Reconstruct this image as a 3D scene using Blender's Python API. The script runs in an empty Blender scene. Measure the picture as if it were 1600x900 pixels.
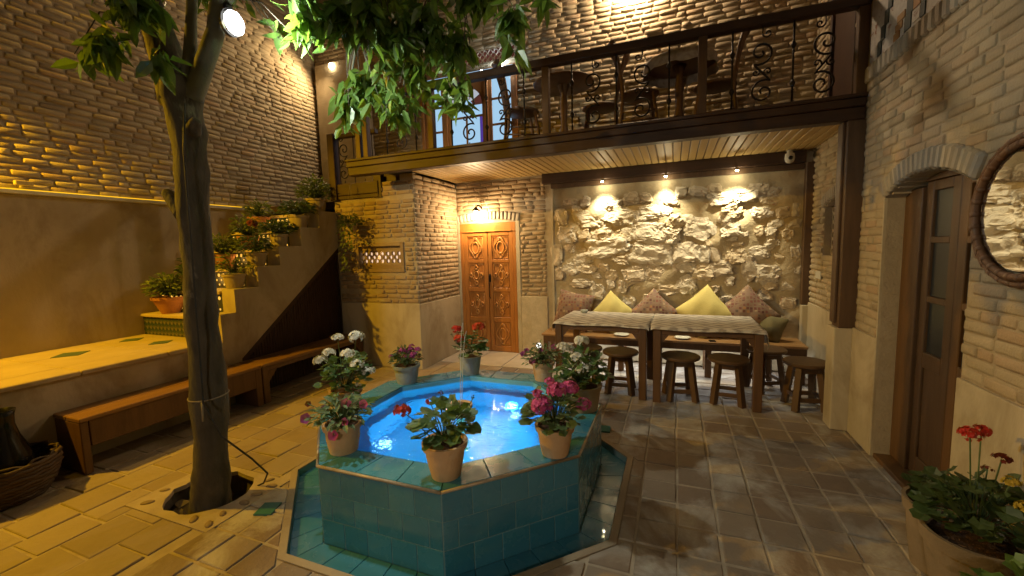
import bpy, bmesh, math, random
import numpy as np
from mathutils import Vector, Matrix
R_ = math.radians
rnd = random.Random(7)
scene = bpy.context.scene
COL = scene.collection

# ------------------------------------------------------------------ camera
CR = Vector((0.931743, 0.362026, -0.028151)); CD = Vector((0.009591, -0.102032, -0.994735)); CF = Vector((-0.362992, 0.926567, -0.098540))
CAMP = Vector((0, 0, 1.6)); FPX = 650.4
cd = bpy.data.cameras.new('camera'); cam = bpy.data.objects.new('camera', cd); COL.objects.link(cam)
cd.sensor_width = 36; cd.sensor_fit = 'HORIZONTAL'; cd.lens = FPX / 1600 * 36; cd.clip_start = 0.05; cd.clip_end = 500
m = Matrix.Identity(4)
for i, v in enumerate((CR, -CD, -CF)):
    m[0][i], m[1][i], m[2][i] = v
m.translation = CAMP; cam.matrix_world = m
scene.camera = cam
def px_of(p):                                  # only used to rank pieces by how large they show
    d = Vector(p) - CAMP; z = d.dot(CF)
    if z < 0.15: return None
    return 800 + FPX * d.dot(CR) / z, 450 + FPX * d.dot(CD) / z, z

# ------------------------------------------------------------------ night sky, faint
w = bpy.data.worlds.new('World'); scene.world = w; w.use_nodes = True
wn = w.node_tree; bg = wn.nodes['Background']
sky = wn.nodes.new('ShaderNodeTexSky'); sky.sky_type = 'NISHITA'; sky.sun_disc = False
sky.sun_elevation = R_(-4); sky.sun_rotation = R_(200)
wn.links.new(sky.outputs[0], bg.inputs[0]); bg.inputs[1].default_value = 0.008
vs = scene.view_settings; vs.view_transform = 'Standard'; vs.look = 'None'; vs.exposure = 0.30; vs.gamma = 1.0; vs.use_curve_mapping = False
scene.render.engine = 'CYCLES'
cy = scene.cycles; cy.use_denoising = True; cy.max_bounces = 7; cy.diffuse_bounces = 4; cy.glossy_bounces = 4; cy.transmission_bounces = 6; cy.transparent_max_bounces = 12
cy.sample_clamp_indirect = 3.0; cy.caustics_reflective = False; cy.caustics_refractive = False
try: cy.denoiser = 'OPENIMAGEDENOISE'
except Exception: pass

# light levels (W) and colours of the place's lamps
AMBER = (1.0, 0.53, 0.012); WARM = (1.0, 0.71, 0.38); SPOTY = (1.0, 0.87, 0.56); COOL = (0.93, 1.0, 0.88)
LW = dict(amber=520, graze=38, corner=58, door=48, spot=1.6, wash=74, bulb=80, upper=105, back=155, under=10, pool=13, window=4, lattice=1.5)

# ------------------------------------------------------------------ materials
MATS = {}
def new_mat(name):
    m = bpy.data.materials.new(name); m.use_nodes = True
    nt = m.node_tree; nt.nodes.clear()
    out = nt.nodes.new('ShaderNodeOutputMaterial'); b = nt.nodes.new('ShaderNodeBsdfPrincipled')
    nt.links.new(b.outputs[0], out.inputs[0]); MATS[name] = m
    return m, nt, b, out
def N(nt, t, **k):
    n = nt.nodes.new(t)
    for a, v in k.items(): setattr(n, a, v)
    return n
def mixc(nt, fac, a, b, blend='MIX'):
    n = N(nt, 'ShaderNodeMix', data_type='RGBA', blend_type=blend)
    for i, v in ((0, fac), (6, a), (7, b)):
        if isinstance(v, (int, float)): n.inputs[i].default_value = v
        elif isinstance(v, tuple): n.inputs[i].default_value = (*v, 1)
        else: nt.links.new(v, n.inputs[i])
    return n.outputs[2]
def noise(nt, vec, scale, detail=4, rough=0.55, dist=0.0):
    n = N(nt, 'ShaderNodeTexNoise'); n.inputs['Scale'].default_value = scale; n.inputs['Detail'].default_value = detail
    n.inputs['Roughness'].default_value = rough; n.inputs['Distortion'].default_value = dist
    nt.links.new(vec, n.inputs['Vector']); return n.outputs['Fac']
def ramp(nt, fac, lo, hi):
    n = N(nt, 'ShaderNodeMapRange', clamp=True); n.inputs['From Min'].default_value = lo; n.inputs['From Max'].default_value = hi
    nt.links.new(fac, n.inputs['Value']); return n.outputs[0]
def vec_of(nt, stretch=None, obj=False):
    if obj: c = N(nt, 'ShaderNodeTexCoord').outputs['Object']
    else: c = N(nt, 'ShaderNodeNewGeometry').outputs['Position']
    if stretch:
        mp = N(nt, 'ShaderNodeMapping'); mp.inputs['Scale'].default_value = stretch; nt.links.new(c, mp.inputs[0]); c = mp.outputs[0]
    return c
def rand_val(nt):
    a = N(nt, 'ShaderNodeObjectInfo').outputs['Random']; b = N(nt, 'ShaderNodeNewGeometry').outputs['Random Per Island']
    s = N(nt, 'ShaderNodeMath', operation='ADD'); nt.links.new(a, s.inputs[0]); nt.links.new(b, s.inputs[1])
    f = N(nt, 'ShaderNodeMath', operation='FRACT'); nt.links.new(s.outputs[0], f.inputs[0]); return f.outputs[0]
def MAT(name, c1, c2=None, scale=6.0, rough=0.8, bump=0.0, bscale=None, stretch=None, c3=None, rndmix=None, s3=1.5, lo3=.52, hi3=.7, obj=False, metal=0.0, coat=0.0, spec=0.4, rough2=None, detail=5):
    m, nt, b, out = new_mat(name); v = vec_of(nt, stretch, obj)
    c2 = c2 or tuple(x * .7 for x in c1)
    f = noise(nt, v, scale, detail); col = mixc(nt, ramp(nt, f, .3, .7), c1, c2)
    if rndmix:                                   # tuple of colours, chosen per piece
        r = rand_val(nt); cr = N(nt, 'ShaderNodeValToRGB'); e = cr.color_ramp.elements
        e[0].position = 0; e[0].color = (*rndmix[0], 1); e[1].position = 1; e[1].color = (*rndmix[-1], 1)
        for i, c in enumerate(rndmix[1:-1]):
            x = e.new((i + 1) / (len(rndmix) - 1)); x.color = (*c, 1)
        nt.links.new(r, cr.inputs[0])
        col = mixc(nt, .62, col, cr.outputs[0])
    if c3:
        f3 = noise(nt, v, s3, 6, .65, .6); col = mixc(nt, ramp(nt, f3, lo3, hi3), col, c3)
    nt.links.new(col, b.inputs['Base Color'])
    b.inputs['Roughness'].default_value = rough; b.inputs['Metallic'].default_value = metal
    b.inputs['Coat Weight'].default_value = coat; b.inputs['Specular IOR Level'].default_value = spec
    if rough2 is not None:
        fr = noise(nt, v, scale * 1.7, 4); mr = N(nt, 'ShaderNodeMapRange'); mr.inputs['To Min'].default_value = rough; mr.inputs['To Max'].default_value = rough2
        mr.inputs['From Min'].default_value = .35; mr.inputs['From Max'].default_value = .65
        nt.links.new(fr, mr.inputs['Value']); nt.links.new(mr.outputs[0], b.inputs['Roughness'])
    if bump:
        bn = noise(nt, v, bscale or scale * 6, 6, .6); bp = N(nt, 'ShaderNodeBump'); bp.inputs['Strength'].default_value = bump; bp.inputs['Distance'].default_value = .01
        nt.links.new(bn, bp.inputs['Height']); nt.links.new(bp.outputs[0], b.inputs['Normal'])
    return m
def EMIT(name, col, strength):
    m = bpy.data.materials.new(name); m.use_nodes = True; nt = m.node_tree; nt.nodes.clear()
    o = nt.nodes.new('ShaderNodeOutputMaterial'); e = nt.nodes.new('ShaderNodeEmission'); e.inputs[0].default_value = (*col, 1); e.inputs[1].default_value = strength
    nt.links.new(e.outputs[0], o.inputs[0]); MATS[name] = m; return m

MAT('brick', (.40, .325, .21), (.32, .255, .16), 14, .9, .6, 70, rndmix=((.25, .19, .115), (.43, .36, .235), (.37, .295, .185), (.47, .40, .275), (.40, .27, .16), (.44, .365, .24)), c3=(.46, .41, .315), s3=2.2, lo3=.6, hi3=.8)
MAT('brick_red', (.34, .25, .14), (.26, .18, .095), 14, .9, .6, 70, rndmix=((.24, .155, .08), (.38, .285, .165), (.32, .225, .125), (.42, .33, .21)), c3=(.43, .37, .265), s3=3, lo3=.6, hi3=.8)
MAT('mortar', (.42, .345, .23), (.34, .275, .18), 9, .95, .6, 60)
MAT('plaster', (.50, .43, .30), (.41, .345, .23), 3.0, .85, .45, 24, c3=(.27, .21, .125), s3=1.9, lo3=.50, hi3=.74, stretch=(1, 1, .55), detail=10)
MAT('plaster_rough', (.52, .44, .30), (.43, .36, .24), 12, .9, .9, 40)
MAT('stone_mortar', (.45, .37, .24), (.36, .285, .175), 5, .92, 1.0, 26)
MAT('rubble', (.56, .49, .38), (.38, .31, .22), 14, .85, 1.0, 40, rndmix=((.50, .43, .33), (.60, .54, .44), (.44, .35, .25), (.54, .42, .26), (.64, .59, .51)), c3=(.30, .15, .10), s3=9, lo3=.62, hi3=.72)
MAT('floor_tile', (.26, .205, .145), (.18, .138, .095), 7, .58, .5, 50, rndmix=((.18, .13, .09), (.31, .245, .175), (.25, .19, .13), (.21, .145, .10)), c3=(.46, .425, .36), s3=1.9, lo3=.47, hi3=.64, rough2=.75)
MAT('floor_slab', (.33, .265, .175), (.25, .20, .13), 4, .6, .45, 30, rndmix=((.25, .195, .125), (.38, .31, .21), (.33, .265, .175), (.28, .21, .13)), rough2=.8, c3=(.22, .16, .10), s3=2, lo3=.55, hi3=.75)
MAT('grout', (.44, .37, .27), (.34, .28, .20), 8, .9, .5, 50)
MAT('door_stone', (.52, .45, .36), (.43, .36, .28), 5, .55, .3, 40)
MAT('teal_tile', (.038, .190, .300), (.028, .145, .235), 5, .14, .14, 14, rndmix=((.028, .150, .250), (.050, .215, .325), (.038, .185, .285), (.026, .150, .250)), coat=.4, spec=.5, rough2=.34, c3=(.10, .25, .27), s3=3.5, lo3=.55, hi3=.85)
MAT('coping_tile', (.045, .23, .34), (.03, .16, .24), 4, .16, .1, 10, rndmix=((.035, .19, .29), (.055, .25, .35), (.045, .215, .31)), coat=.3, rough2=.4, c3=(.16, .24, .21), s3=7, lo3=.6, hi3=.75)
MAT('pool_grout', (.22, .34, .36), (.16, .26, .28), 20, .8)
MAT('edge_trim', (.36, .29, .20), (.24, .20, .13), 18, .35)
MAT('pool_paint', (.20, .58, .80), (.17, .53, .78), 2, .35)
MAT('wood_dark', (.060, .030, .016), (.035, .017, .009), 3, .5, .25, 30, stretch=(1, 8, 8))
MAT('wood_dark_z', (.065, .032, .017), (.038, .018, .010), 3, .5, .25, 30, stretch=(8, 8, 1))
MAT('wood_post', (.11, .062, .030), (.07, .038, .018), 3, .5, .25, 30, stretch=(8, 8, 1))
MAT('wood_slat', (.050, .022, .011), (.028, .012, .006), 3, .6, .25, 30, stretch=(8, 8, 1))
MAT('wood_door', (.44, .18, .038), (.33, .12, .022), 3, .38, .18, 25, stretch=(9, 9, 1), coat=.15)
MAT('wood_carved', (.54, .25, .06), (.42, .17, .036), 6, .36, .15, 40, coat=.15)
MAT('wood_brown', (.145, .075, .028), (.10, .05, .018), 3, .45, .2, 30, stretch=(8, 8, 1))
MAT('wood_bench', (.36, .20, .075), (.26, .135, .05), 2.5, .42, .2, 30, stretch=(1, 9, 9), coat=.1)
MAT('wood_seat', (.27, .145, .05), (.20, .10, .034), 2.5, .4, .2, 30, stretch=(9, 1, 9), coat=.1)
MAT('wood_table', (.13, .065, .026), (.085, .042, .017), 3, .45, .2, 30, stretch=(8, 8, 1))
MAT('wood_stool', (.12, .066, .030), (.085, .045, .02), 4, .45, .2, 30)
MAT('soffit_wood', (.44, .30, .11), (.35, .23, .08), 2.5, .5, .2, 30, stretch=(9, 1, 9), rndmix=((.37, .25, .09), (.47, .325, .12), (.41, .28, .10)))
MAT('wood_orange', (.42, .19, .065), (.33, .14, .045), 3, .42, .2, 30, stretch=(9, 9, 1), coat=.1)
MAT('wood_chair', (.17, .09, .042), (.11, .058, .027), 5, .4, .1)
MAT('iron', (.018, .014, .012), (.03, .022, .016), 20, .5, .2, metal=.6)
MAT('terracotta', (.56, .38, .22), (.47, .30, .16), 7, .8, .35, 50, c3=(.60, .49, .35), s3=5, lo3=.5, hi3=.7)
MAT('terracotta_red', (.44, .20, .085), (.36, .155, .06), 7, .8, .35, 50)
MAT('clay_pale', (.44, .36, .24), (.33, .26, .165), 6, .85, .4, 45, c3=(.26, .22, .14), s3=5, lo3=.55, hi3=.72)
MAT('clay_dark', (.25, .19, .125), (.18, .135, .085), 6, .85, .4, 45, c3=(.13, .11, .07), s3=5, lo3=.55, hi3=.72)
MAT('pot_grey', (.38, .41, .38), (.29, .32, .29), 7, .6, .25, 40, c3=(.46, .48, .45), s3=7, lo3=.52, hi3=.7)
MAT('soil', (.07, .035, .02), (.035, .018, .01), 40, .95, 1.0, 120, c3=(.24, .13, .07), s3=60, lo3=.6, hi3=.65)
MAT('bark', (.105, .092, .068), (.05, .043, .032), 9, .85, 1.0, 22, c3=(.24, .22, .165), s3=3.2, lo3=.60, hi3=.68, stretch=(1.6, 1.6, .6), detail=9)
MAT('bark_light', (.16, .165, .125), (.10, .105, .08), 7, .7, .3, 30)
MAT('rattan', (.17, .082, .036), (.11, .05, .022), 12, .5, .2, rndmix=((.12, .055, .025), (.20, .10, .045), (.15, .07, .03)))
MAT('basket', (.075, .045, .022), (.045, .026, .013), 14, .6, .3, rndmix=((.05, .03, .015), (.095, .06, .03)))
MAT('black_glaze', (.006, .006, .006), (.01, .01, .01), 4, .15)
MAT('cable', (.02, .02, .02), (.03, .03, .03), 4, .5)
MAT('rope', (.30, .26, .19), (.2, .17, .12), 30, .9)
MAT('white_paint', (.6, .58, .52), (.5, .48, .42), 6, .5)
MAT('yellow_cloth', (.55, .47, .17), (.47, .39, .13), 5, .85, .3, 60)
MAT('olive_cloth', (.16, .14, .065), (.12, .10, .05), 5, .85, .3, 60)
MAT('lace', (.50, .46, .40), (.30, .25, .20), 26, .9, .3, 90)
MAT('steel', (.4, .39, .36), (.3, .29, .27), 9, .35, metal=.9)
MAT('phone', (.01, .01, .01), (.012, .012, .012), 4, .2)
MAT('dark_glass', (.05, .05, .042), (.035, .036, .03), 3, .3)
MAT('riser_tile', (.035, .06, .05), (.03, .03, .025), 30, .35, rndmix=((.02, .05, .045), (.10, .10, .07), (.03, .035, .03)))
MAT('tread', (.50, .40, .24), (.42, .33, .19), 5, .6, .25, 30)
MAT('inlay', (.10, .15, .10), (.07, .11, .08), 6, .5)
MAT('teal_flat', (.045, .20, .19), (.03, .15, .15), 6, .35)
MAT('glaze_white', (.55, .54, .50), (.42, .40, .38), 25, .4, c3=(.22, .10, .06), s3=14, lo3=.58, hi3=.64)
MAT('glaze_navy', (.018, .035, .04), (.03, .05, .05), 12, .4)
MAT('glaze_ochre', (.36, .20, .07), (.28, .15, .05), 12, .4)
MAT('arch_brick', (.37, .33, .26), (.29, .255, .20), 12, .9, .4, 60, rndmix=((.30, .27, .22), (.42, .38, .30), (.36, .30, .22)))
MAT('pebble', (.27, .20, .12), (.20, .15, .09), 9, .7, .3, rndmix=((.20, .14, .09), (.34, .26, .17), (.26, .19, .12)))
MAT('stone_dark', (.11, .09, .065), (.07, .055, .04), 8, .9, .8, 20)
EMIT('bulb_white', (1.0, .98, .9), 11); EMIT('bulb_warm', (1.0, .80, .5), 30); EMIT('bulb_spot', (1.0, .87, .45), 40)
EMIT('pane_blue', (.42, .68, .92), .72); EMIT('pane_pale', (.62, .66, .72), .55); EMIT('pane_red', (.45, .14, .10), .16); EMIT('pane_violet', (.16, .08, .55), .4)
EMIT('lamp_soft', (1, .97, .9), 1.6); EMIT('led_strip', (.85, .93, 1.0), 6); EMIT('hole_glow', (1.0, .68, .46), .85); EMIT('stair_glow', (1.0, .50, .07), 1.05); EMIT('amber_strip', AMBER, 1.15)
EMIT('pool_lamp', (.25, .6, 1.0), 3); EMIT('pool_lamp_orange', (1.0, .42, .10), 5)
def LEAF(name, c1, c2, trans=.35, rough=.38):
    m, nt, b, out = new_mat(name); v = vec_of(nt); col = mixc(nt, rand_val(nt), c1, c2)
    f = noise(nt, v, 30, 3); col = mixc(nt, ramp(nt, f, .35, .75), col, tuple(x * .75 for x in c1))
    nt.links.new(col, b.inputs['Base Color']); b.inputs['Roughness'].default_value = rough
    t = N(nt, 'ShaderNodeBsdfTranslucent'); t2 = mixc(nt, .5, col, (.25, .42, .03)); nt.links.new(t2, t.inputs[0])
    mx = N(nt, 'ShaderNodeMixShader'); mx.inputs[0].default_value = trans
    nt.links.new(b.outputs[0], mx.inputs[1]); nt.links.new(t.outputs[0], mx.inputs[2]); nt.links.new(mx.outputs[0], out.inputs[0])
LEAF('tree_leaf', (.07, .145, .03), (.13, .225, .045), .36)
LEAF('geranium_leaf', (.075, .15, .045), (.12, .20, .065), .2, .5)
LEAF('petunia_leaf', (.10, .16, .06), (.15, .21, .085), .2, .55)
LEAF('stair_leaf', (.12, .16, .04), (.20, .23, .065), .25, .5)
LEAF('dark_leaf', (.04, .075, .025), (.07, .11, .035), .2, .5)
LEAF('light_leaf', (.10, .19, .04), (.15, .26, .06), .25, .45)
LEAF('petal_red', (.50, .012, .010), (.62, .03, .02), .2, .6)
LEAF('petal_orange', (.62, .05, .02), (.70, .09, .03), .2, .6)
LEAF('petal_white', (.72, .70, .62), (.80, .78, .70), .2, .6)
LEAF('petal_pink', (.55, .05, .24), (.70, .13, .36), .2, .6)
LEAF('petal_magenta', (.34, .03, .22), (.46, .07, .30), .2, .6)
LEAF('petal_dark', (.14, .01, .012), (.2, .015, .02), .2, .6)
LEAF('petal_yellow', (.5, .36, .03), (.6, .42, .05), .2, .6)

def water_mat():
    m, nt, b, out = new_mat('water')
    v = vec_of(nt); f1 = noise(nt, v, 8, 3, .5, .5); f2 = noise(nt, v, 30, 2, .5, .4)
    ad = N(nt, 'ShaderNodeMath', operation='MULTIPLY_ADD'); nt.links.new(f2, ad.inputs[0]); ad.inputs[1].default_value = .32; nt.links.new(f1, ad.inputs[2])
    bp = N(nt, 'ShaderNodeBump'); bp.inputs['Strength'].default_value = .55; bp.inputs['Distance'].default_value = .03; nt.links.new(ad.outputs[0], bp.inputs['Height'])
    nt.links.new(bp.outputs[0], b.inputs['Normal']); b.inputs['Base Color'].default_value = (.92, .98, 1, 1); b.inputs['Roughness'].default_value = .02
    b.inputs['IOR'].default_value = 1.33; b.inputs['Transmission Weight'].default_value = 1.0; b.inputs['Specular IOR Level'].default_value = .5
water_mat()
def jet_mat():
    m, nt, b, out = new_mat('water_jet'); nt.nodes.remove(b)
    t = N(nt, 'ShaderNodeBsdfTransparent'); g = N(nt, 'ShaderNodeBsdfPrincipled'); g.inputs['Base Color'].default_value = (.8, .85, .9, 1); g.inputs['Roughness'].default_value = .1
    mx = N(nt, 'ShaderNodeMixShader'); mx.inputs[0].default_value = .45; nt.links.new(t.outputs[0], mx.inputs[1]); nt.links.new(g.outputs[0], mx.inputs[2]); nt.links.new(mx.outputs[0], out.inputs[0])
jet_mat()
m, nt, b, out = new_mat('mirror_glass'); b.inputs['Base Color'].default_value = (.85, .86, .84, 1); b.inputs['Metallic'].default_value = 1; b.inputs['Roughness'].default_value = .015
def pattern_cloth():
    m, nt, b, out = new_mat('patterned_cloth'); v = vec_of(nt, None, True)
    vo = N(nt, 'ShaderNodeTexVoronoi', distance='CHEBYCHEV'); vo.inputs['Scale'].default_value = 26; nt.links.new(v, vo.inputs['Vector'])
    vo.inputs['Randomness'].default_value = .25
    cr = N(nt, 'ShaderNodeValToRGB'); e = cr.color_ramp.elements; e[0].color = (.09, .035, .03, 1); e[1].color = (.38, .28, .16, 1); e[1].position = .95
    for p, c in ((.25, (.20, .07, .05, 1)), (.5, (.10, .075, .06, 1)), (.7, (.34, .17, .07, 1)), (.85, (.16, .08, .09, 1))):
        x = e.new(p); x.color = c
    sx = N(nt, 'ShaderNodeSeparateColor'); nt.links.new(vo.outputs['Color'], sx.inputs[0]); nt.links.new(sx.outputs[0], cr.inputs[0])
    d = ramp(nt, vo.outputs['Distance'], .30, .42); col = mixc(nt, d, cr.outputs[0], (.21, .14, .095))
    nt.links.new(col, b.inputs['Base Color']); b.inputs['Roughness'].default_value = .9
def ikat_cloth():
    m, nt, b, out = new_mat('ikat_cloth'); v = vec_of(nt)
    sp = N(nt, 'ShaderNodeSeparateXYZ'); nt.links.new(v, sp.inputs[0])
    def tri(o, per):
        pp = N(nt, 'ShaderNodeMath', operation='PINGPONG'); nt.links.new(o, pp.inputs[0]); pp.inputs[1].default_value = per; return pp.outputs[0]
    jit = noise(nt, vec_of(nt, (3, 14, 14)), 12, 3)
    a = N(nt, 'ShaderNodeMath', operation='ADD'); nt.links.new(tri(sp.outputs[0], .21), a.inputs[0])
    k = N(nt, 'ShaderNodeMath', operation='MULTIPLY_ADD'); nt.links.new(tri(sp.outputs[1], .16), k.inputs[0]); k.inputs[1].default_value = 1.3; nt.links.new(a.outputs[0], k.inputs[2])
    j = N(nt, 'ShaderNodeMath', operation='MULTIPLY_ADD'); nt.links.new(jit, j.inputs[0]); j.inputs[1].default_value = .10; nt.links.new(k.outputs[0], j.inputs[2])
    s = N(nt, 'ShaderNodeMath', operation='MULTIPLY'); nt.links.new(j.outputs[0], s.inputs[0]); s.inputs[1].default_value = 46
    sn = N(nt, 'ShaderNodeMath', operation='SINE'); nt.links.new(s.outputs[0], sn.inputs[0])
    col = mixc(nt, ramp(nt, sn.outputs[0], -.2, .7), (.56, .52, .46), (.30, .265, .235))
    nt.links.new(col, b.inputs['Base Color']); b.inputs['Roughness'].default_value = .9
pattern_cloth(); ikat_cloth()
def mosaic_mat():
    m, nt, b, out = new_mat('riser_mosaic'); v = vec_of(nt, (1, 0, 1)); mp = N(nt, 'ShaderNodeMapping'); mp.inputs['Rotation'].default_value = (0, R_(45), 0); nt.links.new(v, mp.inputs[0])
    ck = N(nt, 'ShaderNodeTexChecker'); ck.inputs['Scale'].default_value = 22; nt.links.new(mp.outputs[0], ck.inputs['Vector'])
    ck.inputs['Color1'].default_value = (.03, .06, .055, 1); ck.inputs['Color2'].default_value = (.14, .13, .085, 1)
    ck2 = N(nt, 'ShaderNodeTexChecker'); ck2.inputs['Scale'].default_value = 31; nt.links.new(v, ck2.inputs['Vector']); ck2.inputs['Color1'].default_value = (.5, .5, .5, 1); ck2.inputs['Color2'].default_value = (1, 1, 1, 1)
    nt.links.new(mixc(nt, 1.0, ck.outputs[0], ck2.outputs[0], 'MULTIPLY'), b.inputs['Base Color']); b.inputs['Roughness'].default_value = .4
mosaic_mat()

# ------------------------------------------------------------------ mesh helpers
class MB:
    def __init__(s): s.v = []; s.f = []
    def add(s, vs, fs):
        o = len(s.v); s.v += [tuple(p) for p in vs]; s.f += [tuple(i + o for i in f) for f in fs]; return s
    def box(s, x0, x1, y0, y1, z0, z1):
        return s.add([(x0, y0, z0), (x1, y0, z0), (x1, y1, z0), (x0, y1, z0), (x0, y0, z1), (x1, y0, z1), (x1, y1, z1), (x0, y1, z1)],
                     [(3, 2, 1, 0), (4, 5, 6, 7), (0, 1, 5, 4), (1, 2, 6, 5), (2, 3, 7, 6), (3, 0, 4, 7)])
    def bbox(s, x0, x1, y0, y1, z0, z1, b=.006):            # box with chamfered edges
        b = min(b, (x1 - x0) * .45, (y1 - y0) * .45, (z1 - z0) * .45); vs = []
        X = (x0, x1); Y = (y0, y1); Z = (z0, z1); bm = bmesh.new()
        bmesh.ops.create_cube(bm, size=1)
        for v in bm.verts: v.co = ((x0 + x1) / 2 + v.co.x * (x1 - x0), (y0 + y1) / 2 + v.co.y * (y1 - y0), (z0 + z1) / 2 + v.co.z * (z1 - z0))
        bmesh.ops.bevel(bm, geom=bm.edges[:], offset=b, segments=1, affect='EDGES', profile=.5)
        bm.verts.index_update(); s.add([v.co[:] for v in bm.verts], [[v.index for v in f.verts] for f in bm.faces]); bm.free(); return s
    def prism(s, poly, z0, z1, axis='z', bev=0):
        n = len(poly)
        def P(a, b_, h): return (a, b_, h) if axis == 'z' else ((h, a, b_) if axis == 'x' else (a, h, b_))
        vs = [P(a, b_, z0) for a, b_ in poly] + [P(a, b_, z1) for a, b_ in poly]
        fs = [tuple(range(n - 1, -1, -1)), tuple(range(n, 2 * n))] + [(i, (i + 1) % n, n + (i + 1) % n, n + i) for i in range(n)]
        return s.add(vs, fs)
    def tube(s, pts, r, n=6, closed=False, caps=True):
        pts = [Vector(p) for p in pts]; m_ = len(pts); rr = r if isinstance(r, (list, tuple)) else [r] * m_
        t = []
        for i in range(m_):
            a = pts[(i - 1) % m_] if closed or i > 0 else pts[i]; c = pts[(i + 1) % m_] if closed or i < m_ - 1 else pts[i]
            d = c - a; t.append(d.normalized() if d.length > 1e-9 else Vector((0, 0, 1)))
        up = Vector((0, 0, 1)) if abs(t[0].z) < .9 else Vector((1, 0, 0)); x = t[0].cross(up).normalized(); vs = []
        for i in range(m_):
            x = (x - t[i] * x.dot(t[i])); x = x.normalized() if x.length > 1e-6 else t[i].orthogonal().normalized(); y = t[i].cross(x)
            for k in range(n):
                a = 2 * math.pi * k / n; vs.append(pts[i] + (x * math.cos(a) + y * math.sin(a)) * rr[i])
        fs = []
        for i in range(m_ if closed else m_ - 1):
            j = (i + 1) % m_
            for k in range(n): fs.append((i * n + k, i * n + (k + 1) % n, j * n + (k + 1) % n, j * n + k))
        if caps and not closed: fs += [tuple(range(n - 1, -1, -1)), tuple(range((m_ - 1) * n, m_ * n))]
        return s.add(vs, fs)
    def lathe(s, prof, n=24, c=(0, 0, 0), cap=True):
        vs = []; fs = []
        for r, z in prof:
            for k in range(n):
                a = 2 * math.pi * k / n; vs.append((c[0] + r * math.cos(a), c[1] + r * math.sin(a), c[2] + z))
        for i in range(len(prof) - 1):
            for k in range(n): fs.append((i * n + k, i * n + (k + 1) % n, (i + 1) * n + (k + 1) % n, (i + 1) * n + k))
        if cap: fs += [tuple(range(n - 1, -1, -1)), tuple(range((len(prof) - 1) * n, len(prof) * n))]
        return s.add(vs, fs)
    def mesh(s, name, smooth=False):
        me = bpy.data.meshes.new(name); me.from_pydata(s.v, [], s.f); me.update()
        if smooth: me.polygons.foreach_set('use_smooth', [True] * len(me.polygons))
        return me
    def build(s, name, mat, parent=None, smooth=False, kind=None, label=None):
        me = s.mesh(name, smooth); me.materials.append(MATS[mat])
        o = bpy.data.objects.new(name, me); COL.objects.link(o); o.parent = parent
        if kind: o['kind'] = kind
        if label: o['label'] = label
        return o
def smooth_by_angle(o, deg=35):
    me = o.data; bm = bmesh.new(); bm.from_mesh(me)
    for e in bm.edges:
        e.smooth = len(e.link_faces) == 2 and e.calc_face_angle(3.14) < math.radians(deg)
    for f in bm.faces: f.smooth = True
    bm.to_mesh(me); bm.free(); return o
def empty(name, loc=(0, 0, 0), rz=0):
    o = bpy.data.objects.new(name, None); COL.objects.link(o); o.location = loc; o.rotation_euler.z = rz; o.empty_display_size = .1; return o
def tag(o, label, cat, group=None):
    o['label'] = label; o['category'] = cat; o['kind'] = 'thing'
    if group: o['group'] = group
    return o
def thing(name, label, cat, loc=(0, 0, 0), rz=0, group=None): return tag(empty(name, loc, rz), label, cat, group)
def copy_tree(o, parent=None):
    c = o.copy(); COL.objects.link(c); c.parent = parent
    for ch in o.children: copy_tree(ch, c)
    return c
def lamp(name, parent, loc, watts, col, r=.03, kind='POINT', rot=None, spot=None, size=None, blend=.6):
    d = bpy.data.lights.new(name, kind); d.energy = watts; d.color = col
    if kind in ('POINT', 'SPOT'): d.shadow_soft_size = r
    if kind == 'SPOT': d.spot_size = R_(spot); d.spot_blend = blend
    if kind == 'AREA': d.shape = 'RECTANGLE'; d.size, d.size_y = size
    o = bpy.data.objects.new(name, d); COL.objects.link(o); o.parent = parent; o.location = loc
    if rot is not None: o.rotation_euler = Vector(rot).to_track_quat('-Z', 'Y').to_euler()
    return o

# ---- pieces: the 300 that show largest become objects, the rest one mesh
def place_pieces(parent, name, rest_name, items, mat, limit=300, smooth=False):
    """items: (key, (verts, faces), 3x3 matrix (numpy), location)"""
    rank = []
    for i, (k, vf, A, L) in enumerate(items):
        q = px_of(Vector(L) + parent.location); s = -1
        if q and -60 < q[0] < 1660 and -60 < q[1] < 960: s = 1 / q[2]
        rank.append((s, i))
    rank.sort(reverse=True); own = {i for s, i in rank[:limit] if s > 0}
    cache = {}; rv = []; rf = []; off = 0
    for i, (k, vf, A, L) in enumerate(items):
        if i in own:
            if k not in cache:
                me = bpy.data.meshes.new(name); me.from_pydata([tuple(p) for p in vf[0]], [], vf[1]); me.materials.append(MATS[mat])
                if smooth: me.polygons.foreach_set('use_smooth', [True] * len(me.polygons))
                cache[k] = me
            o = bpy.data.objects.new(name, cache[k]); COL.objects.link(o); o.parent = parent
            M4 = Matrix.Identity(4)
            for r in range(3):
                for c in range(3): M4[r][c] = float(A[r][c])
                M4[r][3] = float(L[r])
            o.matrix_local = M4
        else:
            vv = np.asarray(vf[0]) @ np.asarray(A).T + np.asarray(L); rv.append(vv); rf += [tuple(j + off for j in f) for f in vf[1]]; off += len(vv)
    if rv:
        me = bpy.data.meshes.new(rest_name); me.from_pydata([tuple(p) for p in np.vstack(rv)], [], rf); me.materials.append(MATS[mat])
        if smooth: me.polygons.foreach_set('use_smooth', [True] * len(me.polygons))
        o = bpy.data.objects.new(rest_name, me); COL.objects.link(o); o.parent = parent; o['kind'] = 'stuff'

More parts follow.
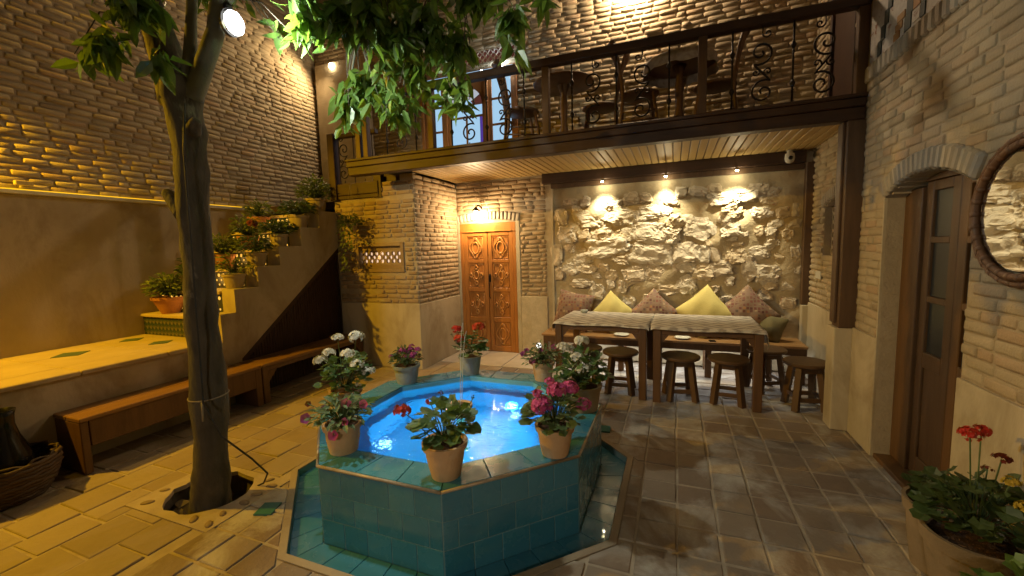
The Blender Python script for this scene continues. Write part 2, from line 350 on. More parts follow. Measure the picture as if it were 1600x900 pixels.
def brick_vf(L, H, D, rg, rough=1.0):
    e = min(.013, H * .24, L * .24); mx = rg.uniform(-.15, .15) * L
    xs_ = (-L / 2, -L / 2 + e, mx, L / 2 - e, L / 2); zs_ = (-H / 2, -H / 2 + e, H / 2 - e, H / 2); P = {}; vs = []; fs = []; nx, nz = 4, 3
    tx, tz = rg.uniform(-.010, .010) * rough, rg.uniform(-.03, .03) * rough
    for i, x in enumerate(xs_):
        for j, z in enumerate(zs_):
            ex, ez = i in (0, nx), j in (0, nz); z2 = z + rg.uniform(-.0030, .0030) * rough; x2 = x + rg.uniform(-.0035, .0035) * rough
            if ex and ez: x2 *= .975; z2 *= .90
            y = D * (.22 if ex and ez else (.42 if ex or ez else 1.0)) + rg.uniform(-.0014, .0014) * rough + (tx * x + tz * z) * (0 if ex or ez else 1)
            P[i, j] = len(vs); vs.append((x2, y, z2))
    for i in range(nx):
        for j in range(nz): fs.append((P[i, j], P[i + 1, j], P[i + 1, j + 1], P[i, j + 1]))
    ring = [(i, 0) for i in range(nx)] + [(nx, j) for j in range(nz)] + [(i, nz) for i in range(nx, 0, -1)] + [(0, j) for j in range(nz, 0, -1)]
    b0 = len(vs)
    for q in ring:
        v = vs[P[q]]; vs.append((v[0] * 1.01, -.012, v[2] * 1.02))
    n = len(ring)
    for k in range(n): fs.append((P[ring[k]], b0 + k, b0 + (k + 1) % n, P[ring[(k + 1) % n]]))
    return np.array(vs), fs
def variants(rg, D, n=10, L=.196, H=.053, rough=1.0):
    return [brick_vf(L, H, D, rg, rough) for _ in range(n)]
def frame3(U, Nn):
    U = np.array(U, float); Nn = np.array(Nn, float); Z = np.array((0, 0, 1.))
    if np.dot(np.cross(U, Nn), Z) < 0: U = -U
    return np.stack([U, Nn, Z], 1)
def brick_field(O, U, Nn, u0, u1, z0, z1, opens, seed, D=.02, pitch=.0625, L=.204, header=.22, rough=1.0, joint=.016):
    """returns piece items for place_pieces; opens(z) -> list of (a, b) u-intervals without bricks"""
    rg = random.Random(seed); V = variants(rg, D, rough=rough); A0 = frame3(U, Nn); U = np.array(U, float); Nn = np.array(Nn, float); O = np.array(O, float)
    items = []; z = z0; row = 0
    while z + pitch <= z1 + .02:
        zc = z + pitch / 2; iv = [(u0, u1)]
        for a, b_ in opens(zc):
            niv = []
            for p, q in iv:
                if b_ <= p or a >= q: niv.append((p, q)); continue
                if a > p: niv.append((p, a))
                if b_ < q: niv.append((b_, q))
            iv = niv
        base = u0 - (row % 2) * L / 2 + rg.uniform(-.02, .02)
        cuts = []; u = base
        while u < u1:
            cuts.append(u); u += (L * .55 if rg.random() < header else L) * rg.uniform(.86, 1.1)
        cuts.append(u)
        for a, b_ in zip(cuts[:-1], cuts[1:]):
            for p, q in iv:
                s, e = max(a, p), min(b_, q)
                if e - s < .045: continue
                ln = e - s - joint * rg.uniform(.7, 1.15); k = rg.randrange(len(V)); c = O + U * ((s + e) / 2) + np.array((0, 0, zc + rg.uniform(-.003, .003))) + Nn * rg.uniform(-.006, .007) * rough
                t = rg.uniform(-.018, .018) * rough; Rt = np.array(((math.cos(t), 0, -math.sin(t)), (0, 1, 0), (math.sin(t), 0, math.cos(t))))
                A = A0 @ Rt @ np.diag((ln / .196 * (1 if rg.random() < .5 else 1), rg.uniform(.75, 1.2), (pitch - joint) / .053 * rg.uniform(.92, 1.1)))
                items.append((k, V[k], A, c))
        z += pitch; row += 1
    return items
def slab(mb, O, U, Nn, u0, u1, z0, z1, opens, d0, d1):
    """wall slab between depths d0 (front) and d1 (back) with rectangular openings (a,b,za,zb)"""
    O = Vector(O); U = Vector(U); Nn = Vector(Nn); opens = [tuple(round(t, 4) for t in o) for o in opens]; u0, u1, z0, z1 = (round(t, 4) for t in (u0, u1, z0, z1))
    us = sorted({u0, u1} | {min(max(t, u0), u1) for o in opens for t in o[:2]}); zs = sorted({z0, z1} | {min(max(t, z0), z1) for o in opens for t in o[2:]})
    def solid(i, j):
        if not (0 <= i < len(us) - 1 and 0 <= j < len(zs) - 1): return False
        uc = (us[i] + us[i + 1]) / 2; zc = (zs[j] + zs[j + 1]) / 2
        return not any(o[0] < uc < o[1] and o[2] < zc < o[3] for o in opens)
    P = lambda u, z, d: O + U * u + Nn * d + Vector((0, 0, z))
    for i in range(len(us) - 1):
        for j in range(len(zs) - 1):
            if not solid(i, j): continue
            a, b_, c, d = us[i], us[i + 1], zs[j], zs[j + 1]
            mb.add([P(a, c, d0), P(b_, c, d0), P(b_, d, d0), P(a, d, d0)], [(0, 1, 2, 3)]); mb.add([P(a, c, d1), P(b_, c, d1), P(b_, d, d1), P(a, d, d1)], [(3, 2, 1, 0)])
            for (ni, nj, e) in ((i - 1, j, ((a, c), (a, d))), (i + 1, j, ((b_, c), (b_, d))), (i, j - 1, ((a, c), (b_, c))), (i, j + 1, ((a, d), (b_, d)))):
                if not solid(ni, nj):
                    (p, q), (r, s) = e; mb.add([P(p, q, d0), P(r, s, d0), P(r, s, d1), P(p, q, d1)], [(0, 1, 2, 3)])
    return mb
def rects_at(opens): return lambda z: [(o[0], o[1]) for o in opens if o[2] - .02 < z < o[3] + .02]
def soldier_arch(parent, O, U, Nn, uc, half, zs, rise, h, n, mat, D=.03, name='arch_brick', seed=3):
    """bricks on end following a shallow arc"""
    rg = random.Random(seed); A0 = frame3(U, Nn); Rr = (half * half + rise * rise) / (2 * rise); zc0 = zs + rise - Rr; am = math.asin(half / Rr); O = np.array(O, float); U = np.array(U, float)
    flip = -1 if np.dot(A0[:, 0], U) < 0 else 1; items = []
    wd = 2 * am * (Rr + h / 2) / n
    V = [brick_vf(wd - .008, h, D, rg, .7) for _ in range(4)]
    for i in range(n):
        a = -am + (i + .5) * 2 * am / n; c = O + U * (uc + (Rr + h / 2) * math.sin(a)) + np.array((0, 0, zc0 + (Rr + h / 2) * math.cos(a)))
        t = -a * flip; Rt = np.array(((math.cos(t), 0, -math.sin(t)), (0, 1, 0), (math.sin(t), 0, math.cos(t))))
        k = rg.randrange(4); items.append((k, V[k], A0 @ Rt, c))
    place_pieces(parent, name, 'arch_bricks', items, mat)
def arc_opens(uc, half, zs, rise, n=14):
    Rr = (half * half + rise * rise) / (2 * rise); zc0 = zs + rise - Rr; out = []
    for i in range(n):
        a = uc - half + 2 * half * i / n; b_ = a + 2 * half / n; x = (a + b_) / 2 - uc
        out.append((a, b_, zs - .001, zc0 + math.sqrt(max(Rr * Rr - x * x, 0))))
    return out

# ================================================================== THE SETTING
PC = (-1.45, 2.615); AP = .95; ZR = .42; LEDGE = .18; BORD = .05
def octa(ap, c=PC):
    k = ap * math.tan(math.pi / 8)
    return [(c[0] + x, c[1] + y) for x, y in ((k, -ap), (ap, -k), (ap, k), (k, ap), (-k, ap), (-ap, k), (-ap, -k), (-k, -ap))]
def octa_dist(x, y):
    x -= PC[0]; y -= PC[1]; r = math.sqrt(.5)
    return max(abs(x), abs(y), abs(x + y) * r, abs(x - y) * r)
TREE = (-2.93, 1.74); HOLE_R = .27
PATCH = (-3.31, -2.52, 1.45, 2.02)

fl = thing('courtyard_floor', 'courtyard paving', 'floor'); del fl['category']; del fl['label']; fl['kind'] = 'structure'
# mortar bed with openings for the pool and the tree pit
bm = bmesh.new()
def loop(pts, z):
    vs = [bm.verts.new((x, y, z)) for x, y in pts]
    return [bm.edges.new((vs[i], vs[(i + 1) % len(vs)])) for i in range(len(vs))]
ed = loop([(-8, -4), (6, -4), (6, 9), (-8, 9)], -.007) + loop(octa(AP + LEDGE + .002), -.007)
ed += loop([(TREE[0] + .29 * math.cos(a * math.pi / 12), TREE[1] + .27 * math.sin(a * math.pi / 12)) for a in range(24)], -.007)
bmesh.ops.triangle_fill(bm, edges=ed, use_beauty=True)
me = bpy.data.meshes.new('paving_bed'); bm.to_mesh(me); bm.free(); me.materials.append(MATS['grout'])
o = bpy.data.objects.new('paving_bed', me); COL.objects.link(o); o.parent = fl

def clip(poly, nx, ny, d):                      # keep nx*x+ny*y >= d
    out = []
    for i in range(len(poly)):
        a, b_ = poly[i], poly[(i + 1) % len(poly)]; da = nx * a[0] + ny * a[1] - d; db = nx * b_[0] + ny * b_[1] - d
        if da >= 0: out.append(a)
        if da * db < 0: t = da / (da - db); out.append((a[0] + t * (b_[0] - a[0]), a[1] + t * (b_[1] - a[1])))
    return out
def area(p): return abs(sum(p[i][0] * p[(i + 1) % len(p)][1] - p[(i + 1) % len(p)][0] * p[i][1] for i in range(len(p)))) / 2
def tile_vf(poly, h, b_=.006, rg=rnd, wob=.002):
    cx = sum(p[0] for p in poly) / len(poly); cy_ = sum(p[1] for p in poly) / len(poly); n = len(poly); vs = []; fs = []
    for lvl, (z, ins) in enumerate(((-.02, 0), (h - .004, 0), (h, b_))):
        for x, y in poly:
            dx, dy = cx - x, cy_ - y; l = math.hypot(dx, dy) or 1; vs.append((x + dx / l * ins - cx, y + dy / l * ins - cy_, z + (rg.uniform(-wob, wob) if lvl == 2 else 0)))
    for l in (0, 1):
        for i in range(n): fs.append((l * n + i, l * n + (i + 1) % n, (l + 1) * n + (i + 1) % n, (l + 1) * n + i))
    fs.append(tuple(range(2 * n, 3 * n))); return (np.array(vs), fs), (cx, cy_)
def cut_pool(poly):
    cx = sum(p[0] for p in poly) / len(poly); cy_ = sum(p[1] for p in poly) / len(poly); lim = AP + LEDGE + BORD
    if octa_dist(cx, cy_) > lim + .25: return poly
    best = None
    for k in range(8):
        nx, ny = math.cos(k * math.pi / 4), math.sin(k * math.pi / 4); s = nx * (cx - PC[0]) + ny * (cy_ - PC[1])
        if best is None or s > best[0]: best = (s, nx, ny)
    s, nx, ny = best
    p = clip(poly, nx, ny, nx * PC[0] + ny * PC[1] + lim); return p if len(p) > 2 and area(p) > .0025 else None
def rr(a, b_): return rnd.uniform(a, b_)
tiles = []; slabs = []; I3 = np.eye(3)
full = [tile_vf([(-.1, -.103), (.1, -.103), (.1, .103), (-.1, .103)], .0, .005)[0] for _ in range(8)]
XL = -2.62
for i in range(-13, 8):
    for j in range(-8, 17):
        x0 = .03 + i * .2145 + .007; x1 = x0 + .2005; y0 = 2.392 + j * .2225 + .008; y1 = y0 + .2065
        if y0 > 5.7 or x0 < XL or x0 > 1.75: continue
        jx = rr(-.004, .004); jy = rr(-.004, .004)
        p = [(x0 + jx + rr(-.002, .002), y0 + jy), (x1 + jx, y0 + jy + rr(-.003, .003)), (x1 + jx + rr(-.002, .002), y1 + jy), (x0 + jx, y1 + jy + rr(-.002, .002))]
        q = cut_pool(p)
        if not q: continue
        vf, c = tile_vf(q, rr(-.004, .003)); tiles.append((('t', i, j), vf, I3, (c[0], c[1], 0)))
# large slabs on the tree side
y = .2; row = 0
xs = [XL - .012]
while xs[-1] > -4.5: xs.append(xs[-1] - rr(.23, .31))
for a, b_ in zip(xs[1:], xs[:-1]):
    y = -.3 - rr(0, .3)
    while y < 5.0:
        y2 = y + rr(.23, .31)
        p = [(a + .012, y + .007), (b_ - .003, y + .007 + rr(-.006, .006)), (b_ - .003, y2 - .006), (a + .012, y2 - .006 + rr(-.006, .006))]
        y = y2
        cx, cy_ = (a + b_) / 2, (p[0][1] + p[2][1]) / 2
        polys = [p]
        x0, x1, ya, yb = PATCH                       # leave the pebble patch round the tree free
        if p[2][1] > ya and p[0][1] < yb and b_ > x0 and a < x1:
            polys = [clip(p, -1, 0, -(x0 - .004)), clip(p, 1, 0, x1 + .004)]
            mid = clip(clip(p, 1, 0, x0 - .004), -1, 0, -(x1 + .004))
            polys += [clip(mid, 0, -1, -(ya - .004)) if len(mid) > 2 else [], clip(mid, 0, 1, yb + .004) if len(mid) > 2 else []]
        for q in polys:
            if len(q) < 3 or area(q) < .004: continue
            q = cut_pool(q)
            if not q: continue
            vf, c = tile_vf(q, rr(-.004, .003), .008, wob=.003); slabs.append((('s', len(slabs)), vf, I3, (c[0], c[1], 0)))
place_pieces(fl, 'paving_tile', 'paving_tiles_beyond', tiles, 'floor_tile')
place_pieces(fl, 'paving_slab', 'paving_slabs_beyond', slabs, 'floor_slab')
# doorstep slabs before the carved door and two loose teal tiles
for k, (a, b_) in enumerate(((-3.10, -2.62), (-2.61, -2.15), (-2.14, -1.64))):
    MB().bbox(a, b_, 5.02, 5.73, -.01, .012, .006).build('doorstep_slab', 'door_stone', fl)
for k, (x, y, rot) in enumerate(((-2.37, 1.73, .35), (-.56, 3.52, .1))):
    mb = MB(); c, s = math.cos(rot), math.sin(rot); mb.prism([(x + c * a - s * b_, y + s * a + c * b_) for a, b_ in ((-.055, -.06), (.055, -.06), (.055, .06), (-.055, .06))], -.01, .007)
    mb.build('teal_inset_tile', 'teal_flat', fl)
# cement kerb strip round the pool
oi, oo = octa(AP + LEDGE + .004), octa(AP + LEDGE + BORD - .004)
for k in range(8):
    a, b_, c, d = oi[k], oi[(k + 1) % 8], oo[(k + 1) % 8], oo[k]
    MB().prism([a, b_, c, d][::-1], -.06, .003).build('kerb_strip', 'floor_slab', fl)
# pebble patch round the tree pit
bm = bmesh.new(); x0, x1, ya, yb = PATCH
ed = loop([(x0, ya), (x1, ya), (x1, yb), (x0, yb)], .002) + loop([(TREE[0] + HOLE_R * (1 + .05 * math.sin(3 * a)) * math.cos(a * math.pi / 12), TREE[1] + (HOLE_R - .03) * (1 + .06 * math.sin(2 * a)) * math.sin(a * math.pi / 12)) for a in range(24)], .002)
bmesh.ops.triangle_fill(bm, edges=ed, use_beauty=True)
g = bmesh.ops.extrude_face_region(bm, geom=bm.faces[:])
for v in g['geom']:
    if isinstance(v, bmesh.types.BMVert): v.co.z -= .03
me = bpy.data.meshes.new('pebble_bed'); bm.to_mesh(me); bm.free(); me.materials.append(MATS['grout']); o = bpy.data.objects.new('pebble_bed', me); COL.objects.link(o); o.parent = fl
done = []
for k in range(400):
    x, y = rr(x0 + .05, x1 - .05), rr(ya + .04, yb - .04); d = math.hypot(x - TREE[0], (y - TREE[1]) * 1.08)
    if d < HOLE_R + .05 or any(math.hypot(x - p, y - q_) < .082 for p, q_ in done): continue
    done.append((x, y)); a = math.atan2(y - TREE[1], x - TREE[0]) + rr(-.35, .35); mb = MB(); mb.lathe([(.02, -.004), (.042, 0), (.034, .007), (.013, .010)], 9, (0, 0, 0)); s_ = rr(.75, 1.0)
    mb.v = [(x + s_ * (p[0] * math.cos(a) * 1.05 - p[1] * math.sin(a) * .6), y + s_ * (p[0] * math.sin(a) * 1.05 + p[1] * math.cos(a) * .6), .002 + p[2]) for p in mb.v]
    mb.build('pebble', 'pebble', fl, True)
# the pit itself
mb = MB(); prof = [(.285, -.014), (.28, -.1), (.26, -.2), (.2, -.24)]
mb.lathe(prof, 20, (TREE[0], TREE[1], 0), False); n = len(mb.v)
mb.v = [(p[0] + .012 * math.sin(p[2] * 40 + p[0] * 30), p[1] + .012 * math.cos(p[0] * 27), p[2]) for p in mb.v]
mb.add([(TREE[0] + .3 * math.cos(a * .524), TREE[1] + .3 * math.sin(a * .524), -.23) for a in range(12)], [tuple(range(12))])
mb.build('tree_pit', 'stone_dark', fl)
for k in range(9):
    a = 2.2 + k * .33; mb = MB(); mb.lathe([(.02, -.05), (.07, -.02), (.075, .02), (.04, .06)], 8)
    s = rr(.8, 1.15); mb.v = [(TREE[0] + .21 * math.cos(a) + p[0] * s + rr(-.008, .008), TREE[1] + .2 * math.sin(a) + p[1] * s + rr(-.008, .008), -.15 + p[2] * s + rr(-.01, .01)) for p in mb.v]
    mb.build('pit_stone', 'stone_dark', fl)

# ------------------------------------------------------------------ octagonal pool
pool = thing('octagonal_pool', 'octagonal raised fountain pool clad in teal tiles, filled with lit blue water', 'pool', (PC[0], PC[1], 0))
def loc(p): return (p[0] - PC[0], p[1] - PC[1])
INN = .745; WZ = .372
def ring_mesh(o1, z1, o2, z2):
    mb = MB(); n = len(o1); mb.add([(*p, z1) for p in o1] + [(*p, z2) for p in o2], [(i, (i + 1) % n, n + (i + 1) % n, n + i) for i in range(n)]); return mb
C0 = (0, 0)
# shell in grout behind the tiles
mb = ring_mesh(octa(AP + .0022, C0), -.06, octa(AP + .0022, C0), ZR - .012)
t = ring_mesh(octa(AP + .0022, C0), ZR - .012, octa(INN + .004, C0), ZR - .012); mb.add(t.v, t.f)
t = ring_mesh(octa(AP + LEDGE, C0), -.056, octa(AP - .01, C0), -.056); mb.add(t.v, t.f)
t = ring_mesh(octa(AP + LEDGE, C0), -.056, octa(AP + LEDGE, C0), -.005); mb.add(t.v, t.f)
mb.build('shell', 'pool_grout', pool)
# basin, painted blue, with an inner step
mb = ring_mesh(octa(INN, C0), ZR - .006, octa(INN, C0), .20)
t = ring_mesh(octa(INN, C0), .20, octa(INN - .10, C0), .20); mb.add(t.v, t.f)
t = ring_mesh(octa(INN - .10, C0), .20, octa(INN - .10, C0), -.12); mb.add(t.v, t.f)
mb.add([(*p, -.12) for p in octa(INN - .10, C0)], [tuple(range(8))])
mb.build('basin', 'pool_paint', pool)
items = []; oc = octa(AP, C0); NT = 5; TH = .152
rg = random.Random(5)
for k in range(8):
    a = Vector((*oc[k], 0)); b_ = Vector((*oc[(k + 1) % 8], 0)); U = (b_ - a).normalized(); Ln = (b_ - a).length; Nn = Vector((U.y, -U.x, 0)); A = np.stack([np.array(U), np.array(Nn), np.array((0, 0, 1.))], 1)
    for j in range(3):
        sh = (.5 if j == 1 else 0) * Ln / NT
        edges = sorted({0, Ln} | {sh + i * Ln / NT for i in range(NT + 1) if 0 < sh + i * Ln / NT < Ln})
        for e0, e1 in zip(edges[:-1], edges[1:]):
            wd = e1 - e0 - .004; h = TH - .004; b2 = .0025; z1 = ZR - .016 - j * TH; zc = z1 - TH / 2
            vs = [(sx * (wd / 2 - i_), y, sz * (h / 2 - i_)) for y, i_ in ((-.004, 0), (.0035, 0), (.005, b2)) for sx, sz in ((-1, -1), (1, -1), (1, 1), (-1, 1))]
            fs = [(l * 4 + i, l * 4 + (i + 1) % 4, l * 4 + 4 + (i + 1) % 4, l * 4 + 4 + i) for l in (0, 1) for i in range(4)] + [(8, 9, 10, 11)]
            tl = np.array([[1, rg.uniform(-.006, .006), 0], [0, 1, 0], [0, rg.uniform(-.006, .006), 1]])
            items.append((('p', round(wd, 3)), (np.array(vs), fs), A @ tl, tuple(a + U * ((e0 + e1) / 2) + Vector((0, 0, zc)))))
def shifted(items_, off): return items_
place_pieces(pool, 'wall_tile', 'wall_tiles_rest', items, 'teal_tile', 300)
# coping and gutter tiles
def sector_tiles(name, apo, api, z, n, mat, h=.012):
    A_, B_ = octa(apo, C0), octa(api, C0)
    for k in range(8):
        for i in range(n):
            t0, t1 = i / n, (i + 1) / n
            L2 = lambda P, t: (P[k][0] + (P[(k + 1) % 8][0] - P[k][0]) * t, P[k][1] + (P[(k + 1) % 8][1] - P[k][1]) * t)
            p = [L2(A_, t0), L2(A_, t1), L2(B_, t1), L2(B_, t0)]; cx = sum(q[0] for q in p) / 4; cy_ = sum(q[1] for q in p) / 4
            p = [(cx + (q[0] - cx) * .985, cy_ + (q[1] - cy_) * .985) for q in p]
            vf, c = tile_vf(p, 0, .003, rg, .0006); mb = MB(); mb.add([(q[0] + c[0], q[1] + c[1], z + q[2]) for q in vf[0]], vf[1]); mb.build(name, mat, pool)
sector_tiles('coping_tile', AP + .002, INN, ZR, 3, 'coping_tile')
sector_tiles('gutter_tile', AP + LEDGE - .002, AP + .007, -.045, 5, 'teal_tile')
ot = octa(AP + .007, C0)
for k in range(8):
    a, b_ = ot[k], ot[(k + 1) % 8]; MB().tube([(a[0], a[1], ZR - .008), (b_[0], b_[1], ZR - .008)], .0085, 6).build('edge_trim', 'edge_trim', pool, True)
# underwater lamps
for k, (ang, col, wt, mt) in enumerate(((R_(-100), (.07, .62, 1.0), 1.0, 'pool_lamp'), (R_(200), (.07, .62, 1.0), .9, 'pool_lamp'), (R_(-20), (.07, .62, 1.0), 1.0, 'pool_lamp'), (R_(70), (.07, .62, 1.0), .9, 'pool_lamp'), (R_(128), (1.0, .38, .12), .12, 'pool_lamp_orange'))):
    x, y = (INN - .16) * math.cos(ang), (INN - .16) * math.sin(ang)
    mb = MB(); mb.lathe([(.035, 0), (.035, .02), (.026, .028), (.0, .03)], 14, (x, y, -.121), False); mb.build('pool_light', mt, pool, True)
    lamp('pool_light_source', pool, (x * .96, y * .96, .12), LW['pool'] * wt, col, .04, 'SPOT', (-x, -y, -.15), 150, None, .6)
pw = MB(); pw.add([(*p, WZ) for p in octa(INN - .002)], [tuple(range(8))])
pwo = pw.build('pool_water', 'water'); pwo['kind'] = 'structure'
# fountain bowl with its jet
fb = thing('fountain_bowl', 'small clay bowl fountain spouting water in the middle of the blue pool', 'fountain', (-1.45, 2.60, 0))
mb = MB(); mb.lathe([(.03, -.12), (.03, .36), (.05, .375), (.075, .41), (.088, .45), (.09, .465), (.078, .465), (.06, .44), (.0, .43)], 20, (0, 0, 0), False); mb.build('bowl', 'terracotta', fb, True)
mb = MB(); mb.lathe([(.079, .455), (.0, .456)], 20, (0, 0, 0), False); mb.build('bowl_water', 'water', fb)
mb = MB()
for dx, h, sp in ((.0, .62, .045), (.012, .56, .06)):
    pts = [(dx + sp * t, .01 * t, .45 + h * (1 - (1 - t) ** 2)) for t in [i / 10 for i in range(11)]]
    mb.tube(pts, [.0035 - .002 * i / 10 for i in range(11)], 5)
mb.build('water_jet', 'water_jet', fb, True)

# ------------------------------------------------------------------ walls
XW, YB, XR, XA = -5.75, 5.745, 1.365, 1.45        # wall over the terrace, back wall, door wall, alcove side
PL = .875                                          # plinth height
# --- wall over the terrace
wl = thing('terrace_wall', 'tall brick wall rising above the amber lit terrace and stair', 'wall', (XW, 3, 0))
def at(o, mb):                                      # shift world geometry into a thing's local space
    mb.v = [(p[0] - o.location.x, p[1] - o.location.y, p[2] - o.location.z) for p in mb.v]; return mb
def shift(o, items): return [(k, vf, A, tuple(np.asarray(L) - np.array(o.location))) for k, vf, A, L in items]
mb = MB(); mb.box(XW - .35, XW, -4, YB + .4, 0, 6.2); at(wl, mb).build('mortar', 'mortar', wl)
mb = MB(); mb.box(XW + .001, XW + .03, -4, YB - .02, 0, 2.215); at(wl, mb).build('plaster_panel', 'plaster', wl)
mb = MB(); mb.bbox(XW + .001, XW + .10, -4, YB - .03, 2.218, 2.255, .004); at(wl, mb).build('ledge', 'white_paint', wl)
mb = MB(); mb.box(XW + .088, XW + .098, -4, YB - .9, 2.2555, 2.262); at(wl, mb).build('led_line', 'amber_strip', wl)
it = brick_field((XW, 0, 0), (0, 1, 0), (1, 0, 0), 1.0, YB - .01, 2.262, 5.6, lambda z: [], 11, D=.0125, rough=1.0, joint=.016)
place_pieces(wl, 'brick', 'bricks_beyond', shift(wl, it), 'brick', smooth=True)

# --- upper back wall behind the balcony and stair landing
ub = thing('upper_wall', 'upper brick wall behind the balcony, lit from above by a warm lamp', 'wall', (-2, YB, 2.5))
WIN = (-3.68, -2.08, 2.7, 4.17); TRN = (-2.95, -2.12, 4.24, 4.42); UD = (-5.56, -4.70, 2.3, 4.32)
mb = MB(); slab(mb, (0, YB, 0), (1, 0, 0), (0, -1, 0), XW, XA + .3, 2.42, 6.2, [WIN, TRN, UD], 0, -.35); at(ub, mb).build('mortar', 'mortar', ub)
ar = arc_opens(-5.13, .43, 4.32, .14, 10)
it = brick_field((0, YB, 0), (1, 0, 0), (0, -1, 0), XW + .01, XA, 2.62, 5.7, rects_at([WIN, TRN, UD] + [(-5.6, -4.66, 4.3, 4.58)]), 12, D=.0125, rough=1.0, joint=.016)
place_pieces(ub, 'brick', 'bricks_beyond', shift(ub, it), 'brick', smooth=True)
soldier_arch(ub, tuple(np.array((0, YB - .003, 0)) - np.array(ub.location)), (1, 0, 0), (0, -1, 0), -5.13, .46, 4.33, .13, .12, 15, 'arch_brick')
mb = MB(); slab(mb, (0, YB - .3, 0), (1, 0, 0), (0, -1, 0), -5.65, -4.6, 2.3, 4.7, [], -.2, -.3); at(ub, mb).build('recess_back', 'mortar', ub)

# --- lower back wall round the carved door
lb = thing('door_wall', 'brick wall above a plaster plinth around the carved double door', 'wall', (-2.4, YB, 0))
DR = (-3.085, -2.165, 0, 1.965)
mb = MB(); slab(mb, (0, YB, 0), (1, 0, 0), (0, -1, 0), -4.6, XA + .3, 0, 2.42, [DR], 0, -.35); at(lb, mb).build('mortar', 'mortar', lb)
it = brick_field((0, YB, 0), (1, 0, 0), (0, -1, 0), -3.12, -1.70, PL, 2.60, rects_at([(-3.12, -2.10, 0, 2.11)]), 13, D=.012, rough=.7)
place_pieces(lb, 'brick', 'bricks_beyond', shift(lb, it), 'brick_red', smooth=True)
soldier_arch(lb, tuple(np.array((0, YB - .002, 0)) - np.array(lb.location)), (1, 0, 0), (0, -1, 0), -2.62, .51, 1.965, .05, .12, 17, 'arch_brick', D=.024, seed=9)
mb = MB(); mb.bbox(-2.10, -1.70, YB - .022, YB + .001, .0, PL - .004, .004); at(lb, mb).build('plinth', 'plaster_rough', lb)
mb = MB(); mb.box(-1.695, -1.62, YB + .004, YB + .05, 0, 2.4); at(lb, mb).build('plinth_return', 'plaster', lb)
for a, b_ in ((-3.125, -3.086), (-2.164, -2.105)):
    mb = MB(); mb.bbox(a, b_, YB - .014, YB + .08, 0, 1.97, .003); at(lb, mb).build('jamb', 'plaster', lb)

# --- pier between door and stair
pi = thing('brick_pier', 'broad brick pier with plaster foot and glowing pierced window', 'wall', (-3.78, 4.62, 0))
LT = (-4.06, -3.37, 1.355, 1.655)
mb = MB(); slab(mb, (0, 4.62, 0), (1, 0, 0), (0, -1, 0), -4.44, -3.1345, 0, 2.5, [LT], 0, -.18)
mb.box(-3.33, -3.13, 4.6205, YB + .02, 0, 2.58); at(pi, mb).build('mortar', 'mortar', pi)
it = brick_field((0, 4.62, 0), (1, 0, 0), (0, -1, 0), -4.42, -3.125, PL + .01, 2.30, rects_at([(-4.12, -3.31, 1.30, 1.71), (-4.6, -3.72, 1.0, 1.05)]), 14, D=.014, rough=.7)
it += brick_field((0, 4.62, 0), (1, 0, 0), (0, -1, 0), -3.70, -3.125, 2.31, 2.52, lambda z: [], 15, D=.014, rough=.7)
it += brick_field((-3.13, 0, 0), (0, 1, 0), (1, 0, 0), 4.625, YB - .02, PL + .01, 2.60, lambda z: [], 16, D=.012, rough=.8)
place_pieces(pi, 'brick', 'bricks_beyond', shift(pi, it), 'brick_red', smooth=True)
mb = MB(); mb.bbox(-4.42, -3.112, 4.602, 4.6195, 0, PL + .004, .004); at(pi, mb).build('plinth', 'plaster', pi)
mb = MB(); mb.bbox(-3.1295, -3.112, 4.6195, YB - .02, 0, PL + .004, .004); at(pi, mb).build('plinth', 'plaster', pi)
# pierced window: frame, tile lattice of rings, glow behind
wf = MB()
for a, b_, c, d in ((-4.11, -4.06, 1.305, 1.705), (-3.37, -3.32, 1.305, 1.705), (-4.06, -3.37, 1.305, 1.355), (-4.06, -3.37, 1.655, 1.705)): wf.bbox(a, b_, 4.598, 4.63, c, d, .004)
wfo = at(pi, wf).build('window_frame', 'brick_red', pi)
gl = MB(); gl.box(-4.06, -3.37, 4.745, 4.75, 1.355, 1.655); gl = at(pi, gl).build('glow_pane', 'hole_glow', pi)
lp = MB(); rows = [(1.455, 0), (1.50, .5), (1.545, 0)]; pit = .0765
def plate_with_holes(mb, x0, x1, z0, z1, y0, y1, centers, r, cellw, cellh):
    """solid plate with round holes: each hole sits in its own square cell"""
    for cx, cz in centers:
        ns = 16; pts = [(cx + r * math.cos(2 * math.pi * i / ns), cz + r * math.sin(2 * math.pi * i / ns)) for i in range(ns)]
        sq = []
        for i in range(ns):
            a = 2 * math.pi * i / ns; c, s = math.cos(a), math.sin(a); k = min(cellw / 2 / max(abs(c), 1e-6), cellh / 2 / max(abs(s), 1e-6)); sq.append((cx + c * k, cz + s * k))
        for i in range(ns):
            j = (i + 1) % ns
            mb.add([(*p,) for p in ((pts[i][0], y0, pts[i][1]), (pts[j][0], y0, pts[j][1]), (sq[j][0], y0, sq[j][1]), (sq[i][0], y0, sq[i][1]))], [(0, 1, 2, 3)])
            mb.add([(pts[i][0], y0, pts[i][1]), (pts[j][0], y0, pts[j][1]), (pts[j][0], y1, pts[j][1]), (pts[i][0], y1, pts[i][1])], [(0, 1, 2, 3)])
hx, hz, ns, y0, y1 = .0460, .0500, 16, 4.66, 4.70
cells = [(i, z) for i in range(15) for z in ((1.455, 1.555) if i % 2 else (1.505,))]
